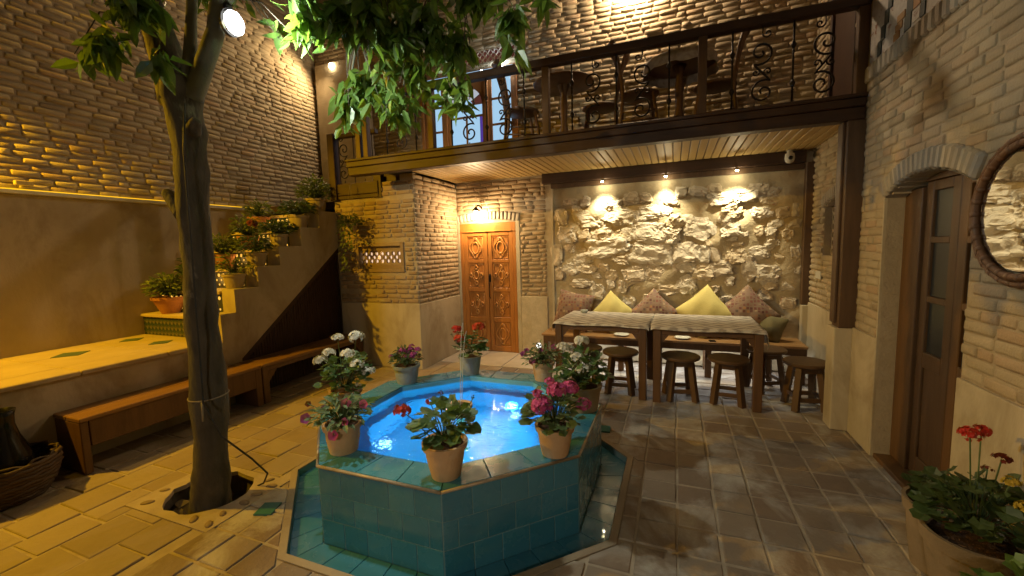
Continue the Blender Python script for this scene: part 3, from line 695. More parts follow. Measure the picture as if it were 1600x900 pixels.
for i, z in cells:
    x = -4.037 + hx * i; pts = [(x + .0285 * math.cos(2 * math.pi * k / ns), z + .0285 * math.sin(2 * math.pi * k / ns)) for k in range(ns)]; sq = []
    for k in range(ns):
        c, sn = math.cos(2 * math.pi * k / ns), math.sin(2 * math.pi * k / ns); m_ = 1 / (abs(c) / hx + abs(sn) / hz); sq.append((x + c * m_, z + sn * m_))
    for k in range(ns):
        j = (k + 1) % ns
        lp.add([(pts[k][0], y0, pts[k][1]), (pts[j][0], y0, pts[j][1]), (sq[j][0], y0, sq[j][1]), (sq[k][0], y0, sq[k][1])], [(0, 1, 2, 3)])
        lp.add([(pts[k][0], y0, pts[k][1]), (pts[j][0], y0, pts[j][1]), (pts[j][0], y1, pts[j][1]), (pts[k][0], y1, pts[k][1])], [(0, 1, 2, 3)])
for i in range(-1, 16, 2):
    for z, sgn in ((1.555, 1), (1.455, -1)):
        x = -4.037 + hx * i; lp.add([(x, y0, z + sgn * hz), (x + 2 * hx, y0, z + sgn * hz), (x + hx, y0, z)], [(0, 1, 2)])
lp.box(-4.06, -3.37, 4.66, 4.70, 1.605, 1.655); lp.box(-4.06, -3.37, 4.66, 4.70, 1.355, 1.405)
at(pi, lp).build('lattice', 'brick_red', pi)
lamp('window_glow', pi, (0.05, .09, 1.505), LW['lattice'], WARM, .05)

# --- right wall with the glazed door
rw = thing('door_side_wall', 'brick wall with arched glazed door, round mirror and tile picture', 'wall', (XR, 2, 0))
DO = (2.745, 3.655, 0, 1.86); DOC = (DO[0] + DO[1]) / 2; DOH = (DO[1] - DO[0]) / 2
MO = (2.2, 4.06, 2.885, 4.3)
op = [DO, MO] + arc_opens(DOC, DOH, 1.86, .115, 12)
mb = MB(); slab(mb, (XR, 0, 0), (0, 1, 0), (-1, 0, 0), -4, 4.22, 0, 6.2, op, 0, -.30); at(rw, mb).build('mortar', 'mortar', rw)
def rop(z):
    o_ = [(a, b_) for a, b_, c, d in (DO, MO) if c - .02 < z < d + .02]
    if 1.84 < z < 2.13:
        Rr = (DOH ** 2 + .115 ** 2) / .23; zc0 = 1.86 + .115 - Rr; R2 = Rr + .135; h = z - zc0
        x = math.sqrt(R2 * R2 - h * h) if abs(h) < R2 else 0
        if x > 0: o_.append((DOC - x - .01, DOC + x + .01))
    if 2.74 < z < 2.885: o_.append((1.5, 4.2))
    return o_
it = brick_field((XR, 0, 0), (0, 1, 0), (-1, 0, 0), .9, 4.075, PL + .002, 4.6, rop, 17, D=.0075, pitch=.0605, L=.21, rough=.7, joint=.0105)
it += brick_field((0, 4.215, 0), (1, 0, 0), (0, -1, 0), 1.40, 1.66, 2.75, 4.6, lambda z: [], 18, D=.004, rough=.4)
place_pieces(rw, 'brick', 'bricks_beyond', shift(rw, it), 'brick', smooth=True)
soldier_arch(rw, tuple(np.array((XR - .003, 0, 0)) - np.array(rw.location)), (0, 1, 0), (-1, 0, 0), DOC, DOH + .015, 1.86, .118, .125, 19, 'arch_brick', D=.026, seed=21)
sl = []; V = [brick_vf(.062, .118, .018, random.Random(50 + i), .8) for i in range(5)]
for i in range(34):
    y = 4.15 - i * .071; t = rr(-.03, .03); sl.append((i % 5, V[i % 5], frame3((0, 1, 0), (-1, 0, 0)), (0 - .002, y - 2, 2.825)))
place_pieces(rw, 'sill_brick', 'sill_bricks_rest', sl, 'arch_brick')
for a, b_ in ((3.66, 4.08), (.6, 2.74)):
    mb = MB(); mb.bbox(XR - .021, XR - .0005, a, b_, 0, PL, .004); at(rw, mb).build('plinth', 'plaster', rw)
mb = MB(); mb.bbox(XR - .018, XR + .13, 3.656, 3.668, 0, 1.86, .003); at(rw, mb).build('jamb', 'plaster', rw)
mb = MB(); mb.bbox(XR + .0, XR + .15, 2.75, 3.65, -.005, .03, .004); at(rw, mb).build('door_sill', 'wood_brown', rw)
# tile picture: plain panel of generic glazed tiles
pn = MB(); pn.box(XR - .008, XR + .06, MO[0], MO[1], MO[2], MO[3]); at(rw, pn).build('tile_panel', 'glaze_white', rw)
tp = random.Random(4)
def tl(y0, y1, z0, z1, mt, d=.044):
    q = MB(); q.bbox(XR - .058 + d, XR - .0085, y0, y1, z0, z1, .001); at(rw, q).build('glazed_tile', mt, rw)
for k in range(7): tl(3.86 - k * .045, 3.90 - k * .045 + .02, 2.89 + k * .085, 2.99 + k * .085, 'glaze_navy')
for k in range(6): tl(3.46 - k * .02, 3.54 - k * .02, 2.89 + k * .09, 2.985 + k * .09, 'glaze_navy'); tl(3.30 - k * .015, 3.35 - k * .015, 2.89 + k * .09, 2.98 + k * .09, 'glaze_navy')
for k in range(3): tl(3.60 - k * .03, 3.68 - k * .02, 2.89 + k * .05, 2.935 + k * .05, 'glaze_ochre')
for k in range(5): tl(3.36, 3.445, 2.90 + k * .08, 2.97 + k * .08, 'glaze_ochre' if k % 2 else 'glaze_white', .045)
# --- alcove side wall (below the balcony and on up)
aw = thing('alcove_side_wall', 'brick side wall of the alcove with small arched lattice niche', 'wall', (XA, 4.98, 0))
NI = (4.62, 5.26, 1.42, 1.90); NIC = 4.94; NIH = .32
mb = MB(); slab(mb, (XA, 0, 0), (0, 1, 0), (-1, 0, 0), 4.22, YB + .3, 0, 6.2, [NI] + arc_opens(NIC, NIH, 1.90, .09, 8) + [(4.64, 5.33, 2.7, 4.6)], 0, -.25); at(aw, mb).build('mortar', 'mortar', aw)
def aop(z):
    o_ = []
    if 1.40 < z < 1.92: o_.append((NI[0], NI[1]))
    if 1.9 <= z < 2.12: h = 2.10 - z; o_.append((NIC - .40 * math.sqrt(max(h / .2, 0)), NIC + .40 * math.sqrt(max(h / .2, 0))))
    if z > 2.7: o_.append((4.62, 5.35))
    return o_
it = brick_field((XA, 0, 0), (0, 1, 0), (-1, 0, 0), 4.25, YB - .02, PL, 5.0, aop, 19, D=.016, rough=.8)
place_pieces(aw, 'brick', 'bricks_beyond', shift(aw, it), 'brick', smooth=True)
soldier_arch(aw, tuple(np.array((XA - .003, 0, 0)) - np.array(aw.location)), (0, 1, 0), (-1, 0, 0), NIC, NIH + .02, 1.90, .09, .11, 15, 'arch_brick', D=.024, seed=31)
mb = MB(); mb.bbox(XA - .021, XA - .0005, 4.26, YB - .02, 0, PL - .003, .004); at(aw, mb).build('plinth', 'plaster', aw)
lp = MB()
for i in range(7):
    for j in range(6):
        y = 4.66 + .09 * i; z = 1.46 + .085 * j
        ns = 12
        for q in range(ns):
            a0, a1 = 2 * math.pi * q / ns, 2 * math.pi * (q + 1) / ns
            def E2(a, r1, r2): return (y + r1 * math.cos(a), z + r2 * math.sin(a))
            def S2(a):
                c, s = math.cos(a), math.sin(a); k = min(.045 / max(abs(c), 1e-6), .0425 / max(abs(s), 1e-6)); return (y + c * k, z + s * k)
            p0, p1, s0, s1 = E2(a0, .027, .030), E2(a1, .027, .030), S2(a0), S2(a1)
            lp.add([(XA + .06, *p0), (XA + .06, *p1), (XA + .06, *s1), (XA + .06, *s0)], [(0, 1, 2, 3)]); lp.add([(XA + .06, *p0), (XA + .06, *p1), (XA + .09, *p1), (XA + .09, *p0)], [(0, 1, 2, 3)])
lp.box(XA + .06, XA + .09, 4.6, 5.27, 1.90, 1.99); lp.box(XA + .061, XA + .09, 4.6, 5.27, 1.40, 1.4195)
at(aw, lp).build('lattice', 'clay_pale', aw)
mb = MB(); mb.box(XA + .16, XA + .17, 4.62, 5.26, 1.4, 2.0); at(aw, mb).build('niche_back', 'stone_dark', aw)
mb = MB(); mb.bbox(XA - .028, XA - .016, 5.22, 5.38, 1.17, 1.25, .004); at(aw, mb).build('switch_plate', 'white_paint', aw)
# dark upstairs door in that wall
mb = MB(); mb.box(XA + .02, XA + .07, 4.64, 5.33, 2.7, 4.6); at(aw, mb).build('upper_door', 'wood_dark_z', aw)
for y in (4.66, 5.27):
    mb = MB(); mb.bbox(XA - .01, XA + .02, y, y + .05, 2.7, 4.6, .004); at(aw, mb).build('door_frame', 'wood_dark_z', aw)

# --- stone wall of the alcove
sw = thing('rubble_wall', 'rough rubble stone wall with grazing spotlights behind the cushioned bench', 'wall', (-.13, YB, 0))
mb = MB(); nx, nz = 120, 84; vs = []; fs = []
rs = np.random.RandomState(3); ph = rs.rand(14, 3) * 6.28
for j in range(nz + 1):
    for i in range(nx + 1):
        x = -1.615 + 2.995 * i / nx; z = .02 + 2.36 * j / nz; d = 0
        for q in range(14): d += .0062 * math.sin((3 + q * 1.9) * x * math.cos(q * 2.1) + (3 + q * 1.7) * z * math.sin(q * 2.1) + ph[q, 0]) / (1 + .06 * q)
        vs.append((x, YB - .018 - d - .004, z))
for j in range(nz):
    for i in range(nx): a = j * (nx + 1) + i; fs.append((a, a + 1, a + nx + 2, a + nx + 1))
mb.add(vs, fs); at(sw, mb).build('mortar', 'stone_mortar', sw, True)
STONES = [(-1.09,1.95,0.36,0.19),(-0.65,1.96,0.38,0.21),(-0.26,2.00,0.35,0.16),(-1.26,2.09,0.10,0.08),(-1.46,2.00,0.18,0.20),(-0.79,2.14,0.23,0.13),(-1.18,1.74,0.17,0.13),(-0.92,1.72,0.27,0.19),(-0.71,1.68,0.20,0.19),(-0.37,1.74,0.43,0.23),(-0.05,1.69,0.21,0.18),(-0.01,1.88,0.15,0.12),(-0.88,1.57,0.46,0.25),(-1.16,1.41,0.28,0.13),(-0.28,1.45,0.49,0.25),(-0.67,1.40,0.23,0.13),(-1.38,1.74,0.24,0.20),(-1.33,1.27,0.22,0.15),(-1.12,1.27,0.20,0.11),(-0.90,1.29,0.15,0.11),(-0.99,1.18,0.13,0.08),(-0.78,1.19,0.15,0.13),(-0.47,1.19,0.30,0.21),(-0.21,1.19,0.23,0.20),(-1.20,1.07,0.29,0.10),(-0.64,1.03,0.12,0.15),(-0.99,0.95,0.19,0.19),(-0.41,1.01,0.14,0.06),(-0.10,1.00,0.25,0.12),(-0.57,0.83,0.16,0.15),(-1.52,1.21,0.14,0.18),(-0.80,1.06,0.10,0.11),(-1.34,2.19,0.18,0.09),(-1.13,2.18,0.13,0.13),(-0.53,2.18,0.18,0.16),(-0.36,2.18,0.15,0.12),(-1.54,1.48,0.14,0.27),(-1.36,1.56,0.13,0.11),(-0.58,1.57,0.10,0.06),(-0.84,1.83,0.12,0.08),(-0.98,1.85,0.08,0.04),(-0.03,2.12,0.17,0.12),(0.52,2.11,0.25,0.14),(0.77,2.12,0.24,0.14),(0.95,1.92,0.20,0.12),(0.63,1.96,0.21,0.16),(0.57,1.87,0.16,0.16),(0.01,1.87,0.21,0.15),(0.16,1.87,0.17,0.12),(0.29,1.76,0.28,0.20),(0.64,1.72,0.20,0.14),(0.78,1.69,0.10,0.10),(0.93,1.71,0.09,0.10),(1.05,1.69,0.10,0.10),(1.10,1.78,0.15,0.10),(0.62,1.62,0.14,0.06),(0.71,1.55,0.11,0.05),(0.39,1.57,0.09,0.08),(1.07,1.57,0.15,0.12),(0.13,1.46,0.27,0.23),(-0.09,1.42,0.12,0.19),(0.34,1.45,0.15,0.20),(0.46,1.47,0.11,0.24),(0.70,1.40,0.20,0.16),(0.94,1.46,0.21,0.14),(1.16,1.40,0.13,0.08),(0.00,1.27,0.10,0.13),(0.13,1.29,0.19,0.13),(0.33,1.21,0.21,0.16),(0.54,1.26,0.22,0.16),(0.84,1.28,0.16,0.30),(1.03,1.20,0.27,0.20),(1.25,1.18,0.10,0.08),(0.13,1.06,0.21,0.19),(0.63,1.10,0.09,0.10),(1.07,1.05,0.14,0.10),(1.24,1.05,0.13,0.10),(-0.04,0.97,0.16,0.08),(0.47,1.00,0.11,0.10),(1.01,0.93,0.14,0.12),(0.06,2.22,0.13,0.12),(0.27,2.22,0.19,0.10),(0.45,2.23,0.14,0.12),(0.91,2.19,0.20,0.12),(1.04,2.11,0.20,0.17),(1.18,1.91,0.15,0.11),(1.29,1.94,0.10,0.15),(1.28,1.79,0.11,0.11),(1.22,1.66,0.11,0.11),(1.31,1.45,0.10,0.15),(1.32,1.26,0.10,0.12),(-1.45,.8,.2,.15),(-1.2,.82,.16,.13),(-.9,.75,.2,.14),(-.3,.83,.22,.15),(.3,.83,.2,.14),(.62,.85,.2,.15),(1.25,.85,.16,.14)]
from mathutils import noise as mnoise
for k, (x, z, ww, hh) in enumerate(STONES):
    rg = random.Random(100 + k); bm = bmesh.new(); bmesh.ops.create_icosphere(bm, subdivisions=4 if ww > .17 else 3, radius=1); off = Vector((k * 3.1, k * 1.7, k * .9)); dep = min(.046, .020 + .08 * min(ww, hh)) * rg.uniform(.7, 1.3)
    tilt = rg.uniform(-.35, .35); ex = rg.uniform(.55, .8)
    for v in bm.verts:
        c = v.co.copy(); n1 = mnoise.noise(c * 1.3 + off) * .42 + mnoise.noise(c * 2.9 + off) * .26 + mnoise.noise(c * 6 + off) * .16
        p = Vector([math.copysign(abs(t) ** ex, t) for t in c]) * (1 + n1)
        px, pz = p.x * ww * .56, p.z * hh * .56
        rid = .35 * mnoise.noise(Vector((px * 13, pz * 16, k * 2.3))) + .35 * abs(mnoise.noise(Vector((px * 26, pz * 30, k)))) + .2 * mnoise.noise(Vector((px * 60, pz * 60, k)))
        v.co = (px * math.cos(tilt) - pz * math.sin(tilt) * .6, p.y * dep * (1 + rid * 1.2) + (.25 * dep * pz / hh if p.y < 0 else 0), pz * math.cos(tilt) + px * math.sin(tilt) * .6)
    bmesh.ops.delete(bm, geom=[v for v in bm.verts if v.co.y > .035], context='VERTS')
    me = bpy.data.meshes.new('stone'); bm.to_mesh(me); bm.free(); me.materials.append(MATS['rubble'])
    o = bpy.data.objects.new('stone', me); COL.objects.link(o); o.parent = sw; o.location = (x + .13, -.018, z)
mb = MB(); mb.box(-1.615, -1.585, YB - .05, YB - .0, 0, 2.40); at(sw, mb).build('edge_strip', 'plaster', sw)

# wall behind the viewpoint and its far side, plain plaster
bw = tag(MB().box(-6.1, 3.5, -3.5, -3.2, 0, 5.5).build('entrance_wall', 'plaster'), 'plain plaster wall closing the courtyard opposite the alcove', 'wall')

# ------------------------------------------------------------------ terrace and stair
XS = -4.42; ZT = .715
te = thing('terrace', 'raised terrace paved in pale stone with dark diamond inlays beside the stair', 'terrace', (-5.08, 1.2, 0))
mb = MB(); mb.box(XW + .03, XS, -3.2, 2.598, 0, ZT - .041); at(te, mb).build('base', 'plaster', te)
ys = [-3.2 + i * .62 for i in range(10)] + [2.88]
for a, b_ in zip(ys[:-1], ys[1:]):
    for x0, x1 in ((XW + .032, -5.25), (-5.245, -4.70)):
        mb = MB(); mb.bbox(x0, x1, a + .003, b_ - .003, ZT - .036, ZT + rr(-.001, .001), .004); at(te, mb).build('paving_slab', 'tread', te)
    mb = MB(); mb.bbox(-4.695, XS + .03, a + .003, b_ - .003, ZT - .040, ZT, .006); at(te, mb).build('edge_slab', 'tread', te)
for y, sc in ((1.45, 1), (2.05, 1), (2.62, .8)):
    for x in ((-5.25,) if sc == 1 else (-5.45, -4.95)):
        mb = MB(); mb.prism([(x - .13 * sc, y), (x, y - .14 * sc), (x + .13 * sc, y), (x, y + .14 * sc)], ZT - .01, ZT + .004); at(te, mb).build('diamond_inlay', 'inlay', te)

st = thing('stair', 'plastered stair with glowing pierced risers and potted plants on its steps', 'stair', (-5.08, 3.6, 0))
ST = [(2.88, .955), (3.07, 1.205), (3.36, 1.435), (3.66, 1.66), (3.99, 1.90), (4.30, 2.125)]
YE = 4.62
prof = [(2.60, 0), (2.60, .68), (2.90, .68)]
for k, (y, z) in enumerate(ST):
    prof += [(y, z - .04), (ST[k + 1][0] if k < 5 else YE, z - .04)]
prof += [(YE, 0)]
# solid core a little inside the risers, with the raking opening left under it as a plain face
core = []
for k, (y, z) in enumerate(ST):
    y2 = ST[k + 1][0] if k < 5 else YE
    mb = MB(); mb.box(XW + .03, XS - .25, y + .035, y2 + .035 if k < 5 else YE, 0, z - .036); at(st, mb).build('step_core', 'plaster', st)
    mb = MB(); mb.bbox(XW + .031, XS - .202, y - .025, y2 + .03 if k < 5 else YE, z - .035, z, .006); at(st, mb).build('tread', 'tread', st)
    # riser: tile panel with glowing holes
    zl = (ST[k - 1][1] if k else ZT) + .001
    mb = MB(); mb.box(XW + .031, XS - .20, y + .002, y + .034, zl, z - .036); ri = at(st, mb).build('riser', 'riser_tile' if k else 'riser_mosaic', st)
    if k:
        g2 = MB(); h = z - .036 - zl
        for i in range(15):
            for j, fz in enumerate((.80, .50, .22)):
                x = XW + .10 + i * .082 + (.041 if j == 1 else 0)
                if x > XS - .23: continue
                r_ = .021 if j == 0 else .013
                g2.add([(x + r_ * math.cos(q * math.pi / 5), y - .001 - .0006 * j, zl + h * fz + r_ * math.sin(q * math.pi / 5)) for q in range(10)], [tuple(range(10))])
        go = at(st, g2).build('riser_lights', 'stair_glow', ri); go['kind'] = 'stuff'; go.parent = ri
        lamp('step_light', st, (0, y - 3.6 - .05, zl + h * .55), .5, (1.0, .55, .14), .08)
# stringer wall with stepped top and raking foot
sp = [(2.58, 0), (2.58, .70), (2.90, .70)]
sp = [(2.60, .001), (2.60, .679)]
top = []
for k, (y, z) in enumerate(ST):
    y2 = ST[k + 1][0] if k < 5 else YE
    if k == 0: top += [(2.90, .68), (2.90, z + .025), (y2, z + .025)]
    else: top += [(y, z + .025), (y2, z + .025)]
side = MB()
def stringer(poly, x0, x1): side.prism(poly, x0, x1, 'x')
# cut in vertical strips so that each face is convex
slope = lambda y: .46 + (y - 3.09) * (1.72 - .46) / (4.69 - 3.09)
yy = sorted({2.60, 2.90, 3.09, YE} | {s[0] for s in ST if s[0] > 2.9})
for a, b_ in zip(yy[:-1], yy[1:]):
    mid = (a + b_) / 2; zt = .68
    for k, (y, z) in enumerate(ST):
        if mid > max(y, 2.9): zt = z + .022
    za, zb = (0, 0) if mid < 3.09 else (slope(a), slope(b_))
    stringer([(a, za), (b_, zb), (b_, zt), (a, zt)], XS - .20, XS)
at(st, side).build('stringer', 'plaster', st)
# dark slatted screen under the stair
ss = thing('slatted_screen', 'dark vertical slat screen closing the space under the stair', 'screen', (XS, 3.9, 0))
mb = MB(); mb.prism([(3.1, .0), (YE - .002, .0), (YE - .002, slope(YE) - .002), (3.1, slope(3.1) - .002)], XS - .12, XS - .06, 'x'); at(ss, mb).build('backing', 'wood_slat', ss)
y = 3.11
while y < YE - .03:
    mb = MB(); mb.prism([(y, .02), (y + .026, .02), (y + .026, slope(y + .026) - .03), (y, slope(y) - .03)], XS - .059, XS - .035, 'x'); at(ss, mb).build('slat', 'wood_slat', ss); y += .036
mb = MB(); mb.prism([(3.06, slope(3.06) - .07), (YE - .003, slope(YE) - .07), (YE - .003, slope(YE) - .003), (3.06, slope(3.06) - .003)], XS - .034, XS - .006, 'x'); at(ss, mb).build('top_rail', 'wood_slat', ss)

# landing at the head of the stair
la = thing('landing', 'small dark timber landing joining stair and balcony', 'landing', (-4.5, 5.1, 2.2))
mb = MB(); mb.box(XW + .03, -3.62, YE + .002, YB - .001, 2.20, 2.30); at(la, mb).build('deck', 'wood_dark', la)
mb = MB(); mb.bbox(-4.43, -3.66, YE - .03, YE + .001, 2.31, 2.36, .004); mb.bbox(-4.43, -3.66, YE - .035, YE - .001, 2.365, 2.52, .005); at(la, mb).build('fascia', 'wood_dark', la)
mb = MB(); mb.bbox(-4.45, -4.34, YE - .06, YE + .05, 2.30, 3.20, .006); at(la, mb).build('newel_post', 'wood_dark_z', la)
mb = MB(); mb.box(-3.74, -3.62, YE - .02, YE + .06, 2.30, 2.69); mb.box(-3.62, -3.13, YE + .06, YB, 2.5, 2.58); at(la, mb).build('step_block', 'wood_dark', la)

# ------------------------------------------------------------------ balcony
YF = 4.08
ba = thing('balcony', 'dark timber balcony with turned scroll iron railing and slatted ceiling', 'balcony', (-1.1, YF, 2.5))
X0, X1 = -3.68, 1.36
mb = MB(); mb.bbox(X0, X1, YF, YF + .12, 2.505, 2.60, .006); mb.bbox(X0 - .012, X1, YF - .016, YF + .12, 2.601, 2.665, .006); mb.bbox(X0 - .02, X1, YF - .028, YF + .13, 2.666, 2.695, .005); at(ba, mb).build('front_beam', 'wood_dark', ba)
mb = MB(); mb.box(-3.62, XA - .002, YF + .13, YB - .026, 2.63, 2.692); at(ba, mb).build('deck', 'wood_dark', ba)
x = -3.11
while x < XA - .03:
    mb = MB(); mb.bbox(x, min(x + .074, XA - .02), YF + .121, YB - .03, 2.585, 2.628, .006); at(ba, mb).build('ceiling_board', 'soffit_wood', ba); x += .0835
mb = MB(); mb.box(-3.11, XA - .02, YF + .12, YB - .03, 2.605, 2.629); at(ba, mb).build('ceiling_backing', 'wood_dark', ba)
mb = MB(); mb.bbox(-1.72, 1.36, YB - .12, YB - .03, 2.45, 2.584, .006); at(ba, mb).build('back_beam', 'wood_dark', ba)
mb = MB(); mb.bbox(-1.61, 1.36, YB - .06, YB - .028, 2.385, 2.449, .004); at(ba, mb).build('back_trim', 'wood_post', ba)
# timber posts: at the column and in the alcove corner
mb = MB(); mb.bbox(1.245, 1.385, YF - .006, YF + .14, .865, 2.504, .008); mb.bbox(1.225, 1.245, YF + .03, YF + .13, .90, 2.50, .004); at(ba, mb).build('timber_post', 'wood_post', ba)
mb = MB(); mb.bbox(1.365, 1.446, YB - .11, YB - .03, .84, 2.449, .006); at(ba, mb).build('timber_post', 'wood_post', ba)
co = tag(MB().bbox(1.225, 1.364, YF, YF + .18, 0, .864, .006).build('post_pedestal', 'plaster'), 'plaster pedestal carrying the balcony corner post', 'pedestal')
mb = MB().bbox(1.37, 1.444, YB - .13, YB - .032, 0, .838, .006); tag(mb.build('corner_pedestal', 'plaster'), 'plaster pedestal in the alcove corner at the bench end', 'pedestal')
# railing
RT = 3.36
mb = MB(); mb.bbox(X0 + .15, 1.40, YF + .01, YF + .10, RT - .015, RT + .06, .008); at(ba, mb).build('handrail', 'wood_dark', ba)
POSTS = [-3.42, -2.52, -1.20, .21]
for x in POSTS + [1.33]:
    mb = MB(); mb.bbox(x - .035, x + .035, YF + .02, YF + .09, 2.696, RT - .016, .005); at(ba, mb).build('baluster_post', 'wood_post', ba)
mb = MB(); mb.bbox(-3.56, -3.49, YF + .02, YF + .09, 2.696, RT + .06, .005); at(ba, mb).build('baluster_post', 'wood_post', ba)
YR = YF + .055
def spiral(cx, cz, r0, a0, turns, sgn, n=26):
    return [(cx + (r0 * (1 - .88 * i / n)) * math.cos(a0 + sgn * turns * 2 * math.pi * i / n), YR, cz + (r0 * (1 - .88 * i / n)) * math.sin(a0 + sgn * turns * 2 * math.pi * i / n)) for i in range(n + 1)]
def bar_mesh():
    q = MB(); q.tube([(0, YR, 2.696), (0, YR, RT - .016)], .0085, 6)
    for z in (2.86, 3.16):
        q.lathe([(.006, -.035), (.014, -.02), (.022, 0), (.014, .02), (.006, .035)], 8, (0, YR, z))
        q.lathe([(.006, -.02), (.012, -.012), (.006, -.004)], 8, (0, YR, z - .04))
    q.v = [(p[0], p[1] - YF, p[2] - 2.5) for p in q.v]; return q.mesh('iron_bar', True)
def scroll_mesh(s=1):
    q = MB()
    a = spiral(0.012 * s, 2.825, .100, R_(60) if s > 0 else R_(120), 1.45, s); b_ = spiral(-.012 * s, 3.140, .100, R_(240) if s > 0 else R_(300), 1.45, s)
    body = [a[0]]
    P0, P3 = Vector(a[0]), Vector(b_[0])
    for t in [i / 8 for i in range(1, 8)]:
        body.append(tuple(P0.lerp(P3, t)))
    q.tube(a[::-1] + body[1:] + b_, .0085, 6)
    q.tube([(.0, YR, 2.696), (.0, YR, 2.726)], .0062, 5); q.tube(spiral(.035 * s, 3.285, .036, R_(180) if s > 0 else 0, 1.1, s) , .007, 5); q.tube([(0, YR, RT - .016), (-.001 * s, YR, 3.29)], .005, 5)
    q.tube(spiral(.045 * s, 2.985, .030, R_(200) if s > 0 else R_(-20), 1.1, -s), .007, 5); q.tube(spiral(-.045 * s, 2.985, .030, R_(20) if s > 0 else R_(160), 1.1, -s), .007, 5)
    q.v = [(p[0], p[1] - YF, p[2] - 2.5) for p in q.v]; return q.mesh('iron_scroll', True)
bm_, sm1, sm2 = bar_mesh(), scroll_mesh(1), scroll_mesh(-1)
for me in (bm_, sm1, sm2): me.materials.append(MATS['iron'])
def put(me, name, x):
    o = bpy.data.objects.new(name, me); COL.objects.link(o); o.parent = ba; o.location = (x + 1.1, 0, 0)
for i, x in enumerate((-3.13, -2.73, -2.27, -1.85, -1.43, -.94, -.52, -.06, .44, .88)): put(bm_, 'iron_bar', x)
for i, x in enumerate((-2.93, -2.06, -1.64, -.74, -.29, .66, 1.09)): put(sm1 if i % 2 else sm2, 'iron_scroll', x)
# scroll railing on the landing
for i, x in enumerate((-4.22, -3.88)):
    me = (sm1 if i else sm2).copy(); o = bpy.data.objects.new('iron_scroll', me); COL.objects.link(o); o.parent = la; o.location = (x + 4.5, YE - 5.1 - .06, .14)
mb = MB()
for x in (-4.05, -4.30, -3.74): mb.tube([(x, YE - .0, 2.52), (x, YE - .0, 3.15)], .0065, 6)
at(la, mb).build('iron_bars', 'iron', la)
mb = MB(); mb.bbox(-4.34, -3.66, YE - .03, YE + .04, 3.13, 3.19, .006); at(la, mb).build('handrail', 'wood_dark', la)

# ------------------------------------------------------------------ doors and windows
def box_obj(parent, name, mat, b, bev=.004, label=None):
    q = MB(); q.bbox(*b, bev); return at(parent, q).build(name, mat, parent, label=label)
cdoor = thing('carved_door', 'honey coloured carved wooden double door under a small lamp', 'door', (-2.625, YB, 0))
box_obj(cdoor, 'header', 'wood_door', (-3.083, -2.167, YB - .012, YB + .06, 1.83, 1.962), .006)
box_obj(cdoor, 'frame', 'wood_door', (-3.083, -3.035, YB - .010, YB + .06, .0, 1.829)); box_obj(cdoor, 'frame', 'wood_door', (-2.215, -2.167, YB - .010, YB + .06, .0, 1.829))
box_obj(cdoor, 'header_moulding', 'wood_carved', (-3.03, -2.22, YB - .024, YB - .0125, 1.835, 1.85), .004)
def ring_pts(cx, cz, rx, rz, y, n=20, lobes=0, amp=0): return [(cx + rx * (1 + amp * math.cos(lobes * a)) * math.cos(a), y, cz + rz * (1 + amp * math.cos(lobes * a)) * math.sin(a)) for a in [2 * math.pi * i / n for i in range(n)]]
for s, (xa, xb) in enumerate(((-3.033, -2.629), (-2.621, -2.217))):
    lf = MB(); lf.bbox(xa, xb, YB + .012, YB + .045, .012, 1.826, .004); lf = at(cdoor, lf).build('door_leaf', 'wood_door', cdoor)
    fr = MB(); y0, y1 = YB - .004, YB + .0115
    zs_ = [.10, .47, .54, .93, .99, 1.37, 1.42, 1.77]
    fr.bbox(xa, xa + .065, y0, y1, .012, 1.826, .004); fr.bbox(xb - .065, xb, y0, y1, .012, 1.826, .004)
    for a, b_ in ((.012, .10), (.47, .54), (.93, .99), (1.37, 1.42), (1.77, 1.826)): fr.bbox(xa + .0655, xb - .0655, y0, y1, a, b_, .004)
    at(cdoor, fr).build('rails', 'wood_door', lf)
    for z0, z1, kind in ((.10, .47, 0), (.54, .93, 1), (.99, 1.37, 1), (1.42, 1.77, 0)):
        pn = MB(); xa2, xb2 = xa + .066, xb - .066; cx, cz = (xa2 + xb2) / 2, (z0 + z1) / 2; ry = YB + .003
        pn.tube([(xa2 + .02, ry + .003, z0 + .02), (xb2 - .02, ry + .003, z0 + .02), (xb2 - .02, ry + .003, z1 - .02), (xa2 + .02, ry + .003, z1 - .02)], .006, 5, closed=True)
        if kind == 0:
            pn.tube(ring_pts(cx, cz, .055, .085, ry), .0125, 6, closed=True); pn.tube(ring_pts(cx, cz, .090, .135, ry, 40, 4, .14), .0105, 6, closed=True)
            for dz in (-.108, .108): pn.tube([(cx - .034, ry, cz + dz), (cx, ry, cz + dz + .030), (cx + .034, ry, cz + dz), (cx, ry, cz + dz - .030)], .008, 5, closed=True)
        else:
            pn.tube(ring_pts(cx, cz, .036, .060, ry), .0125, 6, closed=True); pn.tube(ring_pts(cx, cz, .066, .095, ry, 40, 4, .10), .008, 6, closed=True)
            for dx, dz in ((0, .118), (0, -.118), (.088, 0), (-.088, 0)):
                pn.tube([(cx + dx - .030, ry - .002, cz + dz), (cx + dx, ry - .002, cz + dz + .036), (cx + dx + .030, ry - .002, cz + dz), (cx + dx, ry - .002, cz + dz - .036)], .0125, 5, closed=True)
        at(cdoor, pn).build('carved_panel', 'wood_carved', lf, True)
hd = MB(); hd.tube([(-2.60, YB - .018, .83), (-2.60, YB - .045, .86), (-2.60, YB - .045, 1.16), (-2.60, YB - .018, 1.19)], .008, 6); hd.bbox(-2.618, -2.585, YB - .016, YB - .0045, 1.08, 1.2, .003); at(cdoor, hd).build('handle', 'iron', cdoor, True)

